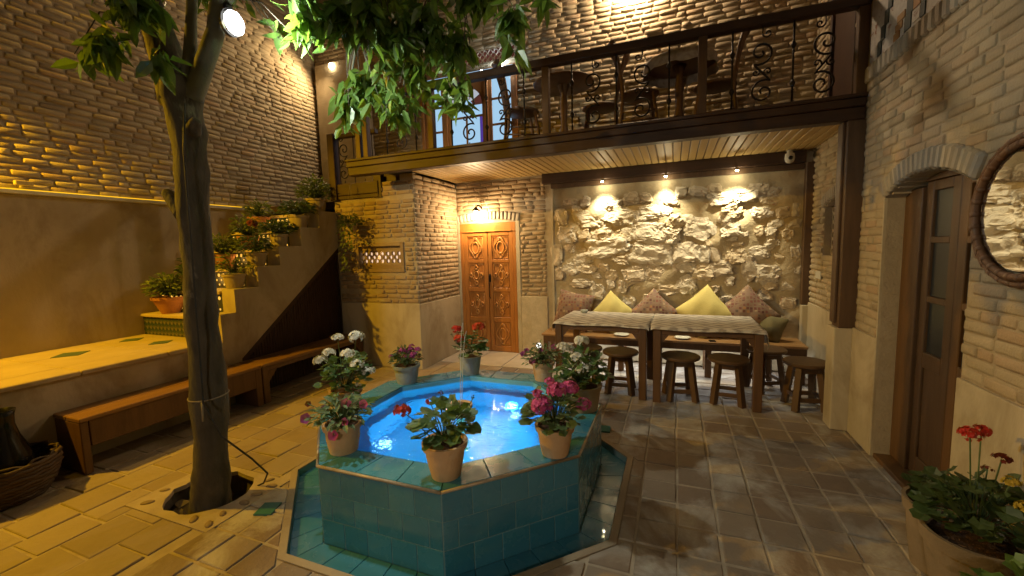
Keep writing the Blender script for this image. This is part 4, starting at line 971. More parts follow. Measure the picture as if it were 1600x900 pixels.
# lamp above the carved door
def door_lamp():
    t = thing('door_lamp', 'small black wall lamp shining down on the carved door', 'lamp', (-2.70, YB - .02, 2.15))
    q = MB(); q.tube([(0, .015, .03), (0, -.10, .075), (0, -.19, .03)], .009, 6); q.lathe([(.012, .04), (.03, .02), (.065, -.015), (.07, -.02)], 16, (0, -.19, 0), False); q.build('shade', 'iron', t, True)
    q = MB(); q.lathe([(.0, -.05), (.022, -.042), (.028, -.022), (.015, .0)], 12, (0, -.19, .0), False); q.build('bulb', 'bulb_warm', t, True)
    lamp('door_lamp_light', t, (0, -.19, -.075), LW['door'], (1.0, .70, .38), .05)
door_lamp()

# glazed door in the side wall
gd = thing('glazed_door', 'narrow brown wooden door with dark glass panes under a brick arch', 'door', (XR + .13, DOC, 0))
xd = XR + .115
box_obj(gd, 'frame', 'wood_brown', (xd - .02, xd + .06, 3.445, DO[1] - .002, .031, 1.90)); box_obj(gd, 'frame', 'wood_brown', (xd - .02, xd + .06, DO[0] + .0005, DO[0] + .008, .031, 1.85))
def arc_z(y): Rr = (DOH ** 2 + .115 ** 2) / .23; return 1.86 + .115 - Rr + math.sqrt(Rr * Rr - (y - DOC) ** 2)
yy_ = [DO[0] + .004 + (DO[1] - DO[0] - .008) * i / 14 for i in range(15)]
q = MB(); q.prism([(2.98, 1.932), (3.42, 1.932)] + [(y, arc_z(y) - .006) for y in yy_[::-1] if 2.98 < y < 3.42], xd - .02, xd + .06, 'x'); at(gd, q).build('frame_head', 'wood_brown', gd)
q = MB(); n_ = len(yy_)
for x_ in (XR - .012, XR + .28): q.v += [(x_, y, arc_z(y) - .003) for y in yy_]
q.f += [(i, i + 1, n_ + i + 1, n_ + i) for i in range(n_ - 1)]
at(rw, q).build('arch_soffit', 'arch_brick', rw, True)
q = MB(); q.box(xd + .045, xd + .06, DO[0] + .01, DO[1] - .01, .03, 1.99); at(gd, q).build('inner_panel', 'wood_dark_z', gd)
for ya, yb in ((2.756, 3.094), (3.098, 3.442)):
    lf = MB(); lf.bbox(xd, xd + .04, ya, ya + .075, .034, 1.93, .004); lf.bbox(xd, xd + .04, yb - .075, yb, .034, 1.93, .004)
    for a, b_ in ((.034, .16), (.76, .86), (1.18, 1.22), (1.55, 1.59), (1.87, 1.93)): lf.bbox(xd, xd + .04, ya + .0755, yb - .0755, a, b_, .004)
    lf.bbox(xd + .012, xd + .035, ya + .0757, yb - .0757, .1605, .7595, .004)
    lf = at(gd, lf).build('door_leaf', 'wood_brown', gd)
    for a, b_ in ((.86, 1.18), (1.22, 1.55), (1.59, 1.87)):
        q = MB(); q.box(xd + .018, xd + .024, ya + .0757, yb - .0757, a + .001, b_ - .001); at(gd, q).build('pane', 'dark_glass', lf)

# lit garden doors on the balcony: three bays
wd = thing('balcony_entrance', 'orange wooden balcony doors with blue lit panes and arched middle bay', 'door', (-2.88, YB, 2.69))
yf, yb2 = YB - .005, YB + .06
box_obj(wd, 'frame_head', 'wood_orange', (-3.675, -2.085, yf - .01, yb2, 4.10, 4.165)); box_obj(wd, 'cornice_light', 'pane_blue', (-3.62, -2.14, YB - .02, YB - .0151, 4.112, 4.15), .001)
for x in (-3.675, -3.27, -2.59, -2.135): box_obj(wd, 'frame_post', 'wood_orange', (x, x + .05, yf - .012, yb2, 2.695, 4.099))
BAY = [(-3.622, -3.273), (-3.217, -2.593), (-2.537, -2.138)]
for k, (xa, xb) in enumerate(BAY):
    lf = MB(); y0, y1 = YB + .005, YB + .045; tk = .05
    lf.bbox(xa, xa + tk, y0, y1, 2.697, 4.095, .004); lf.bbox(xb - tk, xb, y0, y1, 2.697, 4.095, .004)
    if k != 1:
        zz = [2.697, 2.80, 3.02, 3.05, 3.36, 3.39, 3.72, 3.75, 4.03, 4.095]
        for a, b_ in zip(zz[0::2], zz[1::2]): lf.bbox(xa + tk + .0005, xb - tk - .0005, y0, y1, a, b_, .003)
        pan = [(3.02, 2.80)]; pr = [(2.80, 3.02), (3.05, 3.36), (3.39, 3.72), (3.75, 4.03)]
        lo = at(wd, lf).build('door_leaf', 'wood_orange', wd)
        for a, b_ in pr:
            for xa_, xb_ in ((xa + tk + .001, xb - tk - .001),):
                q = MB(); q.box(xa_, xb_, YB + .020, YB + .026, a + .001, b_ - .001); at(wd, q).build('pane', 'pane_blue', lo)
    else:
        lf.bbox(xa + tk + .0005, xb - tk - .0005, y0, y1, 2.697, 2.78, .003); lf.bbox(xa + tk + .0005, xb - tk - .0005, y0, y1, 3.10, 3.13, .003); lf.bbox(xa + tk + .0005, xb - tk - .0005, y0, y1, 3.52, 3.55, .003)
        lf.bbox((xa + xb) / 2 - .015, (xa + xb) / 2 + .015, y0 + .002, y1, 2.78, 3.52, .003)
        cx, rad = (xa + xb) / 2, (xb - xa) / 2 - tk
        n = 16; zc = 3.70
        for i in range(n):                                  # spandrel round the arch
            a0, a1 = math.pi * i / n, math.pi * (i + 1) / n; p0, p1 = (cx + rad * math.cos(a0), zc + rad * math.sin(a0)), (cx + rad * math.cos(a1), zc + rad * math.sin(a1))
            lf.add([(p0[0], y0, p0[1]), (p1[0], y0, p1[1]), (p1[0], y0, 4.095), (p0[0], y0, 4.095)], [(0, 1, 2, 3)]); lf.add([(p0[0], y0, p0[1]), (p1[0], y0, p1[1]), (p1[0], y1, p1[1]), (p0[0], y1, p0[1])], [(3, 2, 1, 0)])
        lo = at(wd, lf).build('door_leaf', 'wood_orange', wd)
        for a, b_ in ((2.78, 3.10), (3.13, 3.52)):
            for u, (xa_, xb_) in enumerate(((xa + tk + .001, cx - .0155), (cx + .0155, xb - tk - .05))):
                q = MB(); q.box(xa_, xb_, YB + .020, YB + .026, a + .001, b_ - .001); at(wd, q).build('pane', 'pane_blue', lo)
            q = MB(); q.box(xb - tk - .049, xb - tk - .001, YB + .020, YB + .026, a + .001, b_ - .001); at(wd, q).build('pane', 'pane_violet' if a > 3 else 'pane_blue', lo)
        for i in range(6):                                  # fan light
            a0, a1 = math.pi * i / 6, math.pi * (i + 1) / 6; q = MB(); pts = [(cx + .10 * math.cos(a0), zc + .10 * math.sin(a0))] + [(cx + (rad - .004) * math.cos(a0 + (a1 - a0) * t / 4), zc + (rad - .004) * math.sin(a0 + (a1 - a0) * t / 4)) for t in range(5)] + [(cx + .10 * math.cos(a1), zc + .10 * math.sin(a1))]
            q.prism(pts, YB + .02, YB + .026, 'y'); at(wd, q).build('fan_pane', 'pane_pale' if i % 3 else 'pane_red', lo)
            q = MB(); q.tube([(cx + .09 * math.cos(a0), YB + .015, zc + .09 * math.sin(a0)), (cx + rad * math.cos(a0), YB + .015, zc + rad * math.sin(a0))], .007, 5); at(wd, q).build('glazing_bar', 'wood_orange', lo)
        q = MB(); q.prism([(cx + .10 * math.cos(t * math.pi / 8), zc + .10 * math.sin(t * math.pi / 8)) for t in range(9)], YB + .02, YB + .026, 'y'); at(wd, q).build('fan_pane', 'pane_blue', lo)
        q = MB(); q.box(xa + tk, xb - tk, YB + .021, YB + .027, 3.551, 3.70); at(wd, q).build('fan_pane', 'pane_blue', lo)
for x in (-2.30, -2.62):
    q = MB(); q.lathe([(.0, .0), (.02, .003), (.022, .012), (.0, .02)], 12, (0, 0, 0), False); q.v = [(p[0] + x, YB - .03 + p[2], 4.13 + p[1]) for p in q.v]; at(wd, q).build('led_lamp', 'bulb_white', wd, True)
lamp('balcony_led', wd, (.58, -.07, 1.44), LW['window'], (.75, .88, 1.0), .02)
# stained lattice light above
tr = thing('lattice_fanlight', 'small red and white lattice light above the balcony doors', 'window', (-2.53, YB, 4.24))
q = MB(); q.box(TRN[0], TRN[1], YB + .03, YB + .035, TRN[2], TRN[3]); at(tr, q).build('pane', 'pane_red', tr)
q = MB()
for i in range(10):
    for s in (-1, 1):
        x = TRN[0] + .04 + i * .085; q.tube([(x, YB + .012, TRN[2]), (x + s * .17, YB + .012, TRN[3])], .008, 5)
at(tr, q).build('lattice', 'white_paint', tr)
box_obj(tr, 'sill', 'plaster', (TRN[0] - .03, TRN[1] + .03, YB - .035, YB + .05, TRN[2] - .03, TRN[2] - .001))
# wooden door at the stair head
sd = thing('landing_entrance', 'orange wooden door under a brick arch at the head of the stair', 'door', (-5.13, YB, 2.31))
box_obj(sd, 'door_leaf', 'wood_orange', (-5.50, -4.76, YB + .06, YB + .10, 2.31, 4.27)); 
for x0, x1 in ((-5.555, -5.501), (-4.759, -4.705)): box_obj(sd, 'frame', 'wood_orange', (x0, x1, YB + .0, YB + .11, 2.31, 4.31))
box_obj(sd, 'frame_head', 'wood_orange', (-5.50, -4.76, YB + .0, YB + .11, 4.271, 4.315))
for z0, z1 in ((2.4, 2.95), (3.02, 3.55), (3.62, 4.2)):
    for x0, x1 in ((-5.45, -5.15), (-5.11, -4.81)): box_obj(sd, 'panel', 'wood_orange', (x0, x1, YB + .045, YB + .0595, z0, z1))
# round mirror
mi = thing('round_mirror', 'large round mirror in a wrapped rattan frame reflecting the stone wall', 'mirror', (XR - .03, 2.33, 1.69))
RM = .272; mi.location.y = 2.378
q = MB(); q.prism([((RM - .02) * math.cos(t * math.pi / 24), (RM - .02) * math.sin(t * math.pi / 24)) for t in range(48)], -.002, .004, 'x'); q.build('glass', 'mirror_glass', mi)
q = MB()
for rr0, tr0, xo in ((RM + .006, .016, -.008), (RM + .036, .013, -.002)):
    q.tube([(xo, rr0 * math.cos(t * math.pi / 32), rr0 * math.sin(t * math.pi / 32)) for t in range(64)], tr0, 8, closed=True)
q.build('frame', 'rattan', mi, True)
for t in range(30):
    a = 2 * math.pi * t / 30; q = MB()
    for rr0, tr0, xo in ((RM + .006, .018, -.008), (RM + .036, .0145, -.002)):
        q.tube([(xo, rr0 * math.cos(a + e), rr0 * math.sin(a + e)) for e in (-.038, 0, .038)], tr0, 8)
    q.build('binding', 'rattan', mi, True)

# ================================================================== LAMPS OF THE PLACE
# corner lamp over the stair door
t = thing('arch_lamp', 'bright warm lamp above the brick arch at the stair head', 'lamp', (-5.27, YB - .02, 4.63))
q = MB(); q.lathe([(.03, -.03), (.03, .03)], 10); q.tube([(0, .015, 0), (0, -.06, 0)], .012, 6); q.build('bracket', 'iron', t)
q = MB(); q.lathe([(.0, -.05), (.035, -.035), (.045, 0), (.035, .035), (.0, .05)], 14, (0, -.10, 0), False); q.build('bulb', 'bulb_warm', t, True)
lamp('arch_lamp_light', t, (.0, -.17, -.03), LW['corner'] * 1.25, WARM, .05, 'SPOT', (-.35, -.75, -.62), 150, None, .7)
# three spotlights along the top of the rubble wall
for k, x in enumerate((-.88, -.11, .665)):
    t = thing('wall_spotlight', ('yellow spotlight on the rubble wall nearest the carved door', 'yellow spotlight on the rubble wall between two others', 'yellow spotlight on the rubble wall nearest the corner post')[k], 'spotlight', (x, YB - .085, 2.425), 0, 'spotlights above the rubble wall')
    q = MB(); q.tube([(0, 0, .024), (0, -.02, .002), (0, -.10, .0)], .006, 6); q.lathe([(.014, .02), (.016, .0), (.020, -.016)], 14, (0, -.11, 0), False); q.build('housing', 'steel', t, True)
    q = MB(); q.lathe([(.0, -.032), (.013, -.028), (.019, -.016)], 14, (0, -.11, 0), False); q.build('lens', 'bulb_spot', t, True)
    lamp('spotlight_source', t, (0, -.06, -.06), LW['spot'], SPOTY, .015); lamp('spotlight_beam', t, (0, -.11, -.05), LW['wash'], SPOTY, .02, 'SPOT', (0, .20, -1), 92, None, 1.0)
# wall lamp above the balcony, over the top edge of the view
t = thing('balcony_wall_lamp', 'warm wall lamp high above the balcony tables', 'lamp', (-.50, YB - .02, 4.86))
q = MB(); q.tube([(0, .018, 0), (0, -.11, .03)], .012, 6); q.lathe([(.02, .05), (.06, -.04)], 14, (0, -.13, 0), False); q.build('shade', 'iron', t, True)
q = MB(); q.lathe([(.0, -.06), (.03, -.03), (.03, .01), (.0, .03)], 12, (0, -.13, 0), False); q.build('bulb', 'bulb_warm', t, True)
lamp('balcony_wall_light', t, (0, -.14, -.09), LW['upper'], (1.0, .72, .45), .04)
# amber floodlights on the terrace wall, beyond the left edge of the view
for k, (y, z, lab) in enumerate(((1.5, 5.5, 'amber floodlight high on the terrace wall above the basket'), (3.1, 5.6, 'amber floodlight high on the terrace wall above the stair foot'))):
    t = thing('amber_floodlight', lab, 'lamp', (XW + .03, y, z), 0, 'amber floodlights on the terrace wall')
    q = MB(); q.bbox(-.03, .06, -.09, .09, .03, .09, .008); q.build('housing', 'iron', t)
    q = MB(); q.box(.03, .055, -.08, .08, .024, .029); q.build('lens', 'amber_strip', t)
    lamp('amber_light', t, (.045, 0, -.02), LW['graze'] * 1.5, AMBER, .02, 'SPOT', (.02, 0, -1), 130, None, .8)
t = thing('terrace_floodlight', 'amber floodlight on a bracket lighting terrace and paving', 'lamp', (XW + .03, .55, 3.45))
q = MB(); q.tube([(-.03, 0, .06), (.10, 0, .06)], .012, 6); q.bbox(.07, .16, -.09, .09, -.02, .05, .008); q.build('housing', 'iron', t)
q = MB(); q.box(.08, .15, -.08, .08, -.026, -.021); q.build('lens', 'amber_strip', t)
lamp('terrace_light', t, (.12, 0, -.05), LW['amber'], AMBER, .02, 'SPOT', (.6, .72, -1.05), 104, None, .4)
# bulb tied to the tree
tb = thing('tree_bulb', 'glaring white oval bulb tied to the tree limb', 'lamp', (-2.30, 1.74, 2.89))
q = MB(); q.lathe([(.0, -.075), (.03, -.062), (.044, -.03), (.047, .0), (.04, .035), (.02, .06)], 16, (0, 0, 0), False); qq = Matrix.Rotation(R_(-24), 3, 'Y')
q.v = [tuple(qq @ Vector(p)) for p in q.v]; q.build('bulb', 'bulb_white', tb, True)
q = MB(); q.lathe([(.022, .058), (.022, .10), (.016, .115)], 12); q.v = [tuple(qq @ Vector(p)) for p in q.v]; q.build('socket', 'cable', tb, True)
q = MB(); q.lathe([(.02, .03), (.055, .005), (.06, -.02)], 16, (0, 0, 0), False); q.v = [(-.03 - p[2] * 1.0 - .01, p[1], p[0] * 1.25) for p in q.v]; q.build('added_shield', 'cable', tb, True)  # dark shell added to keep the bulb's light off the leaves behind it
q = MB(); q.tube([(-.045, 0, .10), (-.085, -.005, .12), (-.115, -.02, .10)], .005, 5); q.build('cord', 'cable', tb, True)
lamp('tree_bulb_light', tb, (.07, .03, -.09), LW['bulb'], COOL, .04, 'SPOT', (.85, .5, -.1), 178, None, .25)
# lamp on the entrance wall behind the viewpoint: it lights the near side of the court
t = thing('entrance_lamp', 'warm wall lamp on the plain entrance wall', 'lamp', (-.9, -3.18, 2.15))
q = MB(); q.bbox(-.08, .08, -.02, .06, -.12, .12, .02); q.build('housing', 'iron', t); q = MB(); q.box(-.06, .06, .061, .066, -.10, .10); q.build('lens', 'bulb_warm', t)
lamp('entrance_light', t, (0, .14, 0), LW['back'], (1.0, .84, .62), .12, 'SPOT', (0, 1, -.24), 64, None, 1.0)

# ================================================================== FURNITURE
def leg_box(q, x, y, z0, z1, s): q.bbox(x - s, x + s, y - s, y + s, z0, z1, .004)
# bench along the rubble wall
be = thing('alcove_bench', 'long light wooden bench along the rubble wall under the cushions', 'bench', (-.15, 5.48, 0))
for a, b_ in ((5.24, 5.40), (5.405, 5.565), (5.57, 5.70)):
    q = MB(); q.bbox(-1.65, 1.355, a, b_, .405, .435, .005); at(be, q).build('seat_board', 'wood_bench', be)
q = MB(); q.bbox(-1.63, 1.35, 5.262, 5.285, .325, .404, .004); at(be, q).build('apron', 'wood_table', be)
for x in (-1.60, -.62, .38, 1.31):
    for y in (5.31, 5.64):
        q = MB(); leg_box(q, x, y, 0, .404, .035); at(be, q).build('leg', 'wood_table', be)
# led strip fixed under the bench
t = thing('under_bench_light', 'white light strip under the long alcove bench', 'lamp', (-.15, 5.50, .36))
q = MB(); q.bbox(-1.30, 1.30, -.012, .012, .022, .044, .003); q.build('channel', 'steel', t)
q = MB(); q.box(-1.29, 1.29, -.008, .008, .018, .0215); q.build('diffuser', 'led_strip', t)
lamp('strip_light', t, (0, -.02, .012), LW['under'], (.92, .97, 1.0), kind='AREA', rot=(0, -.25, -1), size=(2.5, .03))
t = thing('bench_end_lamp', 'small round white lamp standing by the end of the alcove bench', 'lamp', (-1.70, 5.28, 0))
q = MB(); q.lathe([(.06, 0), (.06, .012), (.012, .02), (.012, .22)], 14); q.build('stand', 'steel', t, True)
q = MB(); q.lathe([(.0, -.04), (.028, -.03), (.036, .0), (.028, .025), (.0, .036)], 14, (0, 0, .26), False); q.build('bulb', 'lamp_soft', t, True)

# two tables with cloths
def table(name, label, cx, cy_, rz, w_, d, h, grp):
    t = thing(name, label, 'table', (cx, cy_, 0), rz, grp)
    q = MB(); q.bbox(-w_ / 2, w_ / 2, -d / 2, d / 2, h - .03, h, .005); q.build('table_top', 'wood_table', t)
    for y in (-d / 2 + .035, d / 2 - .035):
        q = MB(); q.bbox(-w_ / 2 + .09, w_ / 2 - .09, y - .014, y + .014, h - .078, h - .0305, .004); q.build('apron', 'wood_table', t)
        for s in (-1, 1):
            q = MB(); q.prism([(s * (w_ / 2 - .088), h - .17), (s * (w_ / 2 - .088), h - .079), (s * (w_ / 2 - .16), h - .079)][::s], y - .012, y + .012, 'y'); q.build('bracket', 'wood_table', t)
    for sx in (-1, 1):
        for sy in (-1, 1):
            q = MB(); leg_box(q, sx * (w_ / 2 - .05), sy * (d / 2 - .045), 0, h - .0305, .037); q.build('leg', 'wood_table', t)
        q = MB(); q.bbox(sx * (w_ / 2 - .05) - .014, sx * (w_ / 2 - .05) + .014, -d / 2 + .085, d / 2 - .085, h - .078, h - .0305, .004); q.build('apron', 'wood_table', t)
    return t
TB = [(-.715, 4.725, R_(-3), .985, .80), (.285, 4.70, R_(0.5), .985, .83)]
table('dining_table', 'dark wooden table at the door end of the alcove', *TB[0][:3], TB[0][3], TB[0][4], .770, 'tables before the alcove bench')
table('dining_table', 'dark wooden table at the lattice niche end of the alcove', *TB[1][:3], TB[1][3], TB[1][4], .770, 'tables before the alcove bench')
def cloth(label, cx, cy_, rz, w_, d, h, drops, seed):
    t = tag(empty('table_cloth', (cx, cy_, h + .003), rz), label, 'tablecloth', 'cloths on the alcove tables')
    rg = random.Random(seed); q = MB(); NX, NY = 40, 24; dl, dr, df, db = drops; vs = []; hx, hy = w_ / 2 + .006, d / 2 + .006
    us = np.linspace(-hx - dl, hx + dr, NX + 1); ws = np.linspace(-hy - df, hy + db, NY + 1); p1, p2 = rg.uniform(0, 6), rg.uniform(0, 6)
    for v in ws:
        for u in us:
            x, y, z = u, v, .0012 * math.sin(u * 23 + p1) * math.sin(v * 19 + p2) + .0012
            if u > hx: e = u - hx; x = hx + .006 + .020 * math.sin(v * 17 + p1) * e / .1; z -= e
            if u < -hx: e = -hx - u; x = -hx - .006 - .020 * math.sin(v * 17 + p2) * e / .1; z -= e
            if v > hy: e = v - hy; y = hy + .006 + .016 * math.sin(u * 15 + p1) * e / .1; z -= e
            if v < -hy: e = -hy - v; y = -hy - .006 - .018 * math.sin(u * 13 + p2) * e / .1; z -= e
            if abs(v) > hy and v < 0: z += .006 * math.sin(u * 9 + p2)
            vs.append((x, y, z))
    fs = [(j * (NX + 1) + i, j * (NX + 1) + i + 1, (j + 1) * (NX + 1) + i + 1, (j + 1) * (NX + 1) + i) for j in range(NY) for i in range(NX)]
    q.add(vs, fs); q.build('cloth_sheet', 'ikat_cloth', t, True)
cloth('grey and cream patterned cloth on the table at the door end', *TB[0][:3], TB[0][3], TB[0][4], .770, (.10, .02, .024, .05), 4)
cloth('grey and cream patterned cloth on the table near the lattice niche', *TB[1][:3], TB[1][3], TB[1][4], .770, (.012, .14, .028, .05), 8)
t = thing('ashtray', 'small grey glass ashtray on the patterned cloth', 'ashtray', (-1.02, 5.0, .7745))
q = MB(); q.lathe([(.032, 0), (.045, .015), (.045, .035), (.036, .035), (.03, .012), (.0, .01)], 16, (0, 0, 0), False); q.build('dish', 'pot_grey', t, True)
t = thing('phone', 'dark mobile phone lying on the bench seat', 'phone', (.42, 5.29, .4355), .2)
q = MB(); q.bbox(-.035, .035, -.03, .03, 0, .012, .003); q.build('body', 'phone', t)
for x, lab in ((-.62, 'pale plate on the bench behind the table at the door end'), (.10, 'pale plate on the bench beside the dark phone')):
    t = thing('side_plate', lab, 'plate', (x, 5.36, .4355), 0, 'plates on the bench'); q = MB(); q.lathe([(.05, 0), (.095, .018), (.092, .022), (.05, .006), (0, .005)], 20, (0, 0, 0), False); q.build('dish', 'white_paint', t, True)
# stools
def stool():
    t = empty('round_stool'); q = MB(); q.lathe([(.0, .412), (.175, .412), (.188, .42), (.19, .438), (.183, .447), (.0, .45)], 28, (0, 0, 0), False); o = q.build('seat', 'wood_stool', t, True); smooth_by_angle(o, 40)
    for k in range(4):
        a = math.pi / 4 + k * math.pi / 2; c, s = math.cos(a), math.sin(a); q = MB(); B = Vector((c * .175, s * .175, 0)); T = Vector((c * .115, s * .115, .411)); n = Vector((c, s, 0)); u = Vector((-s, c, 0)); vs = []
        for P, w_ in ((B, .026), (T, .024)):
            for e, f_ in ((-1, -1), (1, -1), (1, 1), (-1, 1)): vs.append(tuple(P + u * w_ * e + n * w_ * f_))
        q.add(vs, [(3, 2, 1, 0), (4, 5, 6, 7), (0, 1, 5, 4), (1, 2, 6, 5), (2, 3, 7, 6), (3, 0, 4, 7)]); q.build('leg', 'wood_stool', t)
    for k in range(4):
        a = k * math.pi / 2; q = MB(); q.bbox(-.10, .10, .098, .122, .10 if k % 2 else .08, .14 if k % 2 else .12, .004); qq = Matrix.Rotation(a, 3, 'Z'); q.v = [tuple(qq @ Vector(p)) for p in q.v]; q.build('stretcher', 'wood_stool', t)
        q = MB(); q.bbox(-.085, .085, .072, .092, .345, .405, .004); q.v = [tuple(qq @ Vector(p)) for p in q.v]; q.build('seat_rail', 'wood_stool', t)
    return t
s0 = stool()
for k, (x, y, a, lab) in enumerate(((1.165, 4.57, .15, 'round wooden stool standing alone by the alcove side wall'), (.507, 4.52, -.1, 'round wooden stool under the niche end table beside its outer leg'), (.065, 4.50, .2, 'round wooden stool under the niche end table beside the middle legs'), (-.537, 4.53, .05, 'round wooden stool under the door end table beside the middle legs'), (-.93, 4.60, .3, 'round wooden stool under the door end table behind white geraniums'), (.92, 5.02, .4, 'round wooden stool pushed in close to the alcove bench'))):
    o = s0 if k == 0 else copy_tree(s0); o.location = (x, y, .0125 if y > 9 else 0.004); o.rotation_euler.z = a; tag(o, lab, 'stool', 'round stools at the alcove tables')
# cushions
def cushion(label, x, y, z, size, mat, rz, lean, roll, puff=.11):
    t = tag(empty('cushion', (x, y, z)), label, 'cushion', 'cushions along the rubble wall'); q = MB(); n = 14; vs = []; fs = []
    Rm = Matrix.Rotation(rz, 3, 'Z') @ Matrix.Rotation(lean, 3, 'X') @ Matrix.Rotation(roll, 3, 'Y')
    for side in (-1, 1):
        for j in range(n + 1):
            for i in range(n + 1):
                u, v = -1 + 2 * i / n, -1 + 2 * j / n; e = (1 - abs(u) ** 2.6) * (1 - abs(v) ** 2.6); pin = 1 - .09 * (1 - max(abs(u), abs(v))) - .07 * (1 - min(abs(u), abs(v))) * (max(abs(u), abs(v)) ** 3)
                wr = .006 * math.sin(7 * u + 3 * v + x * 9) * e
                vs.append(tuple(Rm @ Vector((u * size * pin, side * (puff * e ** .6 + .003) + wr, v * size * pin))))
    for s in (0, 1):
        o_ = s * (n + 1) ** 2
        for j in range(n):
            for i in range(n): a = o_ + j * (n + 1) + i; f_ = (a, a + 1, a + n + 2, a + n + 1); fs.append(f_ if s else f_[::-1])
    N1 = (n + 1) ** 2; ring = [i for i in range(n)] + [n + j * (n + 1) for j in range(n)] + [n * (n + 1) + i for i in range(n, 0, -1)] + [j * (n + 1) for j in range(n, 0, -1)]
    for k in range(len(ring)): a, b_ = ring[k], ring[(k + 1) % len(ring)]; fs.append((a, b_, b_ + N1, a + N1))
    q.add(vs, fs); q.build('cover', mat, t, True)
cushion('patterned reddish cushion propped at the door end of the bench', -1.27, 5.50, .72, .25, 'patterned_cloth', -.15, -.25, .16)
cushion('small yellow cushion standing on its corner, between two patterned ones', -.76, 5.54, .69, .215, 'yellow_cloth', .1, -.25, R_(41), .085)
cushion('patterned cushion standing on its corner between the two yellow ones', -.24, 5.56, .715, .22, 'patterned_cloth', 0, -.22, R_(44), .085)
cushion('large yellow cushion standing on its corner behind the second table', .35, 5.53, .73, .25, 'yellow_cloth', -.1, -.25, R_(49), .09)
cushion('large patterned cushion standing on its corner nearest the corner post', .80, 5.54, .73, .25, 'patterned_cloth', -.05, -.22, R_(47), .09)
cushion('round olive cushion slumped on the bench beside the last patterned one', 1.02, 5.50, .585, .16, 'olive_cloth', -.2, -.35, .3, .10)

# benches along the terrace
def long_bench(label, y0, y1, solid):
    t = thing('terrace_bench', label, 'bench', (-4.24, (y0 + y1) / 2, 0), 0, 'benches along the terrace')
    for x0, x1 in ((-4.41, -4.235), (-4.23, -4.045)):
        q = MB(); q.bbox(x0, x1, y0, y1, .40, .432, .005); at(t, q).build('seat_board', 'wood_seat', t)
    q = MB(); q.bbox(-4.085, -4.06, y0 + .06, y1 - .06, .345 if not solid else .20, .399, .004); at(t, q).build('apron', 'wood_brown', t)
    for y in (y0 + .002, y1 - .072):
        q = MB(); q.bbox(-4.40, -4.055, y, y + .07 if not solid or y > y0 + .1 else y + .05, 0, .399, .006); at(t, q).build('leg', 'wood_brown', t)
        s = 1 if y < (y0 + y1) / 2 else -1; yb_ = y + .07 if s > 0 else y
        q = MB(); q.prism([(yb_ + .001 * s, .344), (yb_ + .10 * s, .344), (yb_ + .001 * s, .22)][::s], -4.084, -4.062, 'x'); at(t, q).build('bracket', 'wood_brown', t) if not solid else None
    return t
long_bench('long brown wooden bench beside the terrace wall, nearest the basket', 1.575, 3.03, True)
long_bench('brown wooden bench with curved brackets in front of the slatted screen', 3.04, 4.58, False)

# ------------------------------------------------------------------ balcony furniture
def pedestal_table(label, x, y, lace):
    t = thing('round_table', label, 'table', (x, y, 2.692), 0, 'round tables on the balcony')
    q = MB(); q.lathe([(.0, .725), (.33, .725), (.345, .735), (.345, .748), (.335, .755), (.0, .757)], 36, (0, 0, 0), False); o = q.build('table_top', 'wood_chair', t, True); smooth_by_angle(o, 40)
    q = MB(); q.lathe([(.05, .08), (.06, .16), (.035, .3), (.045, .5), (.032, .62), (.07, .724)], 14); q.build('column', 'wood_chair', t, True)
    for k in range(3):
        a = k * 2.094 + .5; q = MB(); q.tube([(.03 * math.cos(a), .03 * math.sin(a), .16), (.15 * math.cos(a), .15 * math.sin(a), .12), (.27 * math.cos(a), .27 * math.sin(a), .02)], [.032, .028, .02], 7); q.build('foot', 'wood_chair', t, True)
    if lace:
        c = tag(empty('lace_cloth', (x, y, 2.692 + .759)), 'lace cloth hanging over the round balcony table', 'tablecloth'); q = MB(); n = 60; vs = []; fs = []
        prof = [(0, .001), (.2, .001), (.335, .001), (.356, -.006), (.362, -.05), (.366, -.105)]
        for i, (r, z) in enumerate(prof):
            for k in range(n):
                a = 2 * math.pi * k / n; sc = max(0, (i - 2)) / 3; rr_ = r + .010 * math.sin(9 * a) * sc; zz = z - (.022 * abs(math.sin(5.5 * a)) if i == 5 else 0); vs.append((rr_ * math.cos(a), rr_ * math.sin(a), zz))
        for i in range(len(prof) - 1):
            for k in range(n): fs.append((i * n + k, i * n + (k + 1) % n, (i + 1) * n + (k + 1) % n, (i + 1) * n + k))
        q.add(vs, fs); q.build('cloth_sheet', 'lace', c, True)
pedestal_table('bare round pedestal table on the balcony nearer the lit doors', -1.20, 4.86, False)
pedestal_table('round balcony table covered by a lace cloth', .03, 4.86, True)
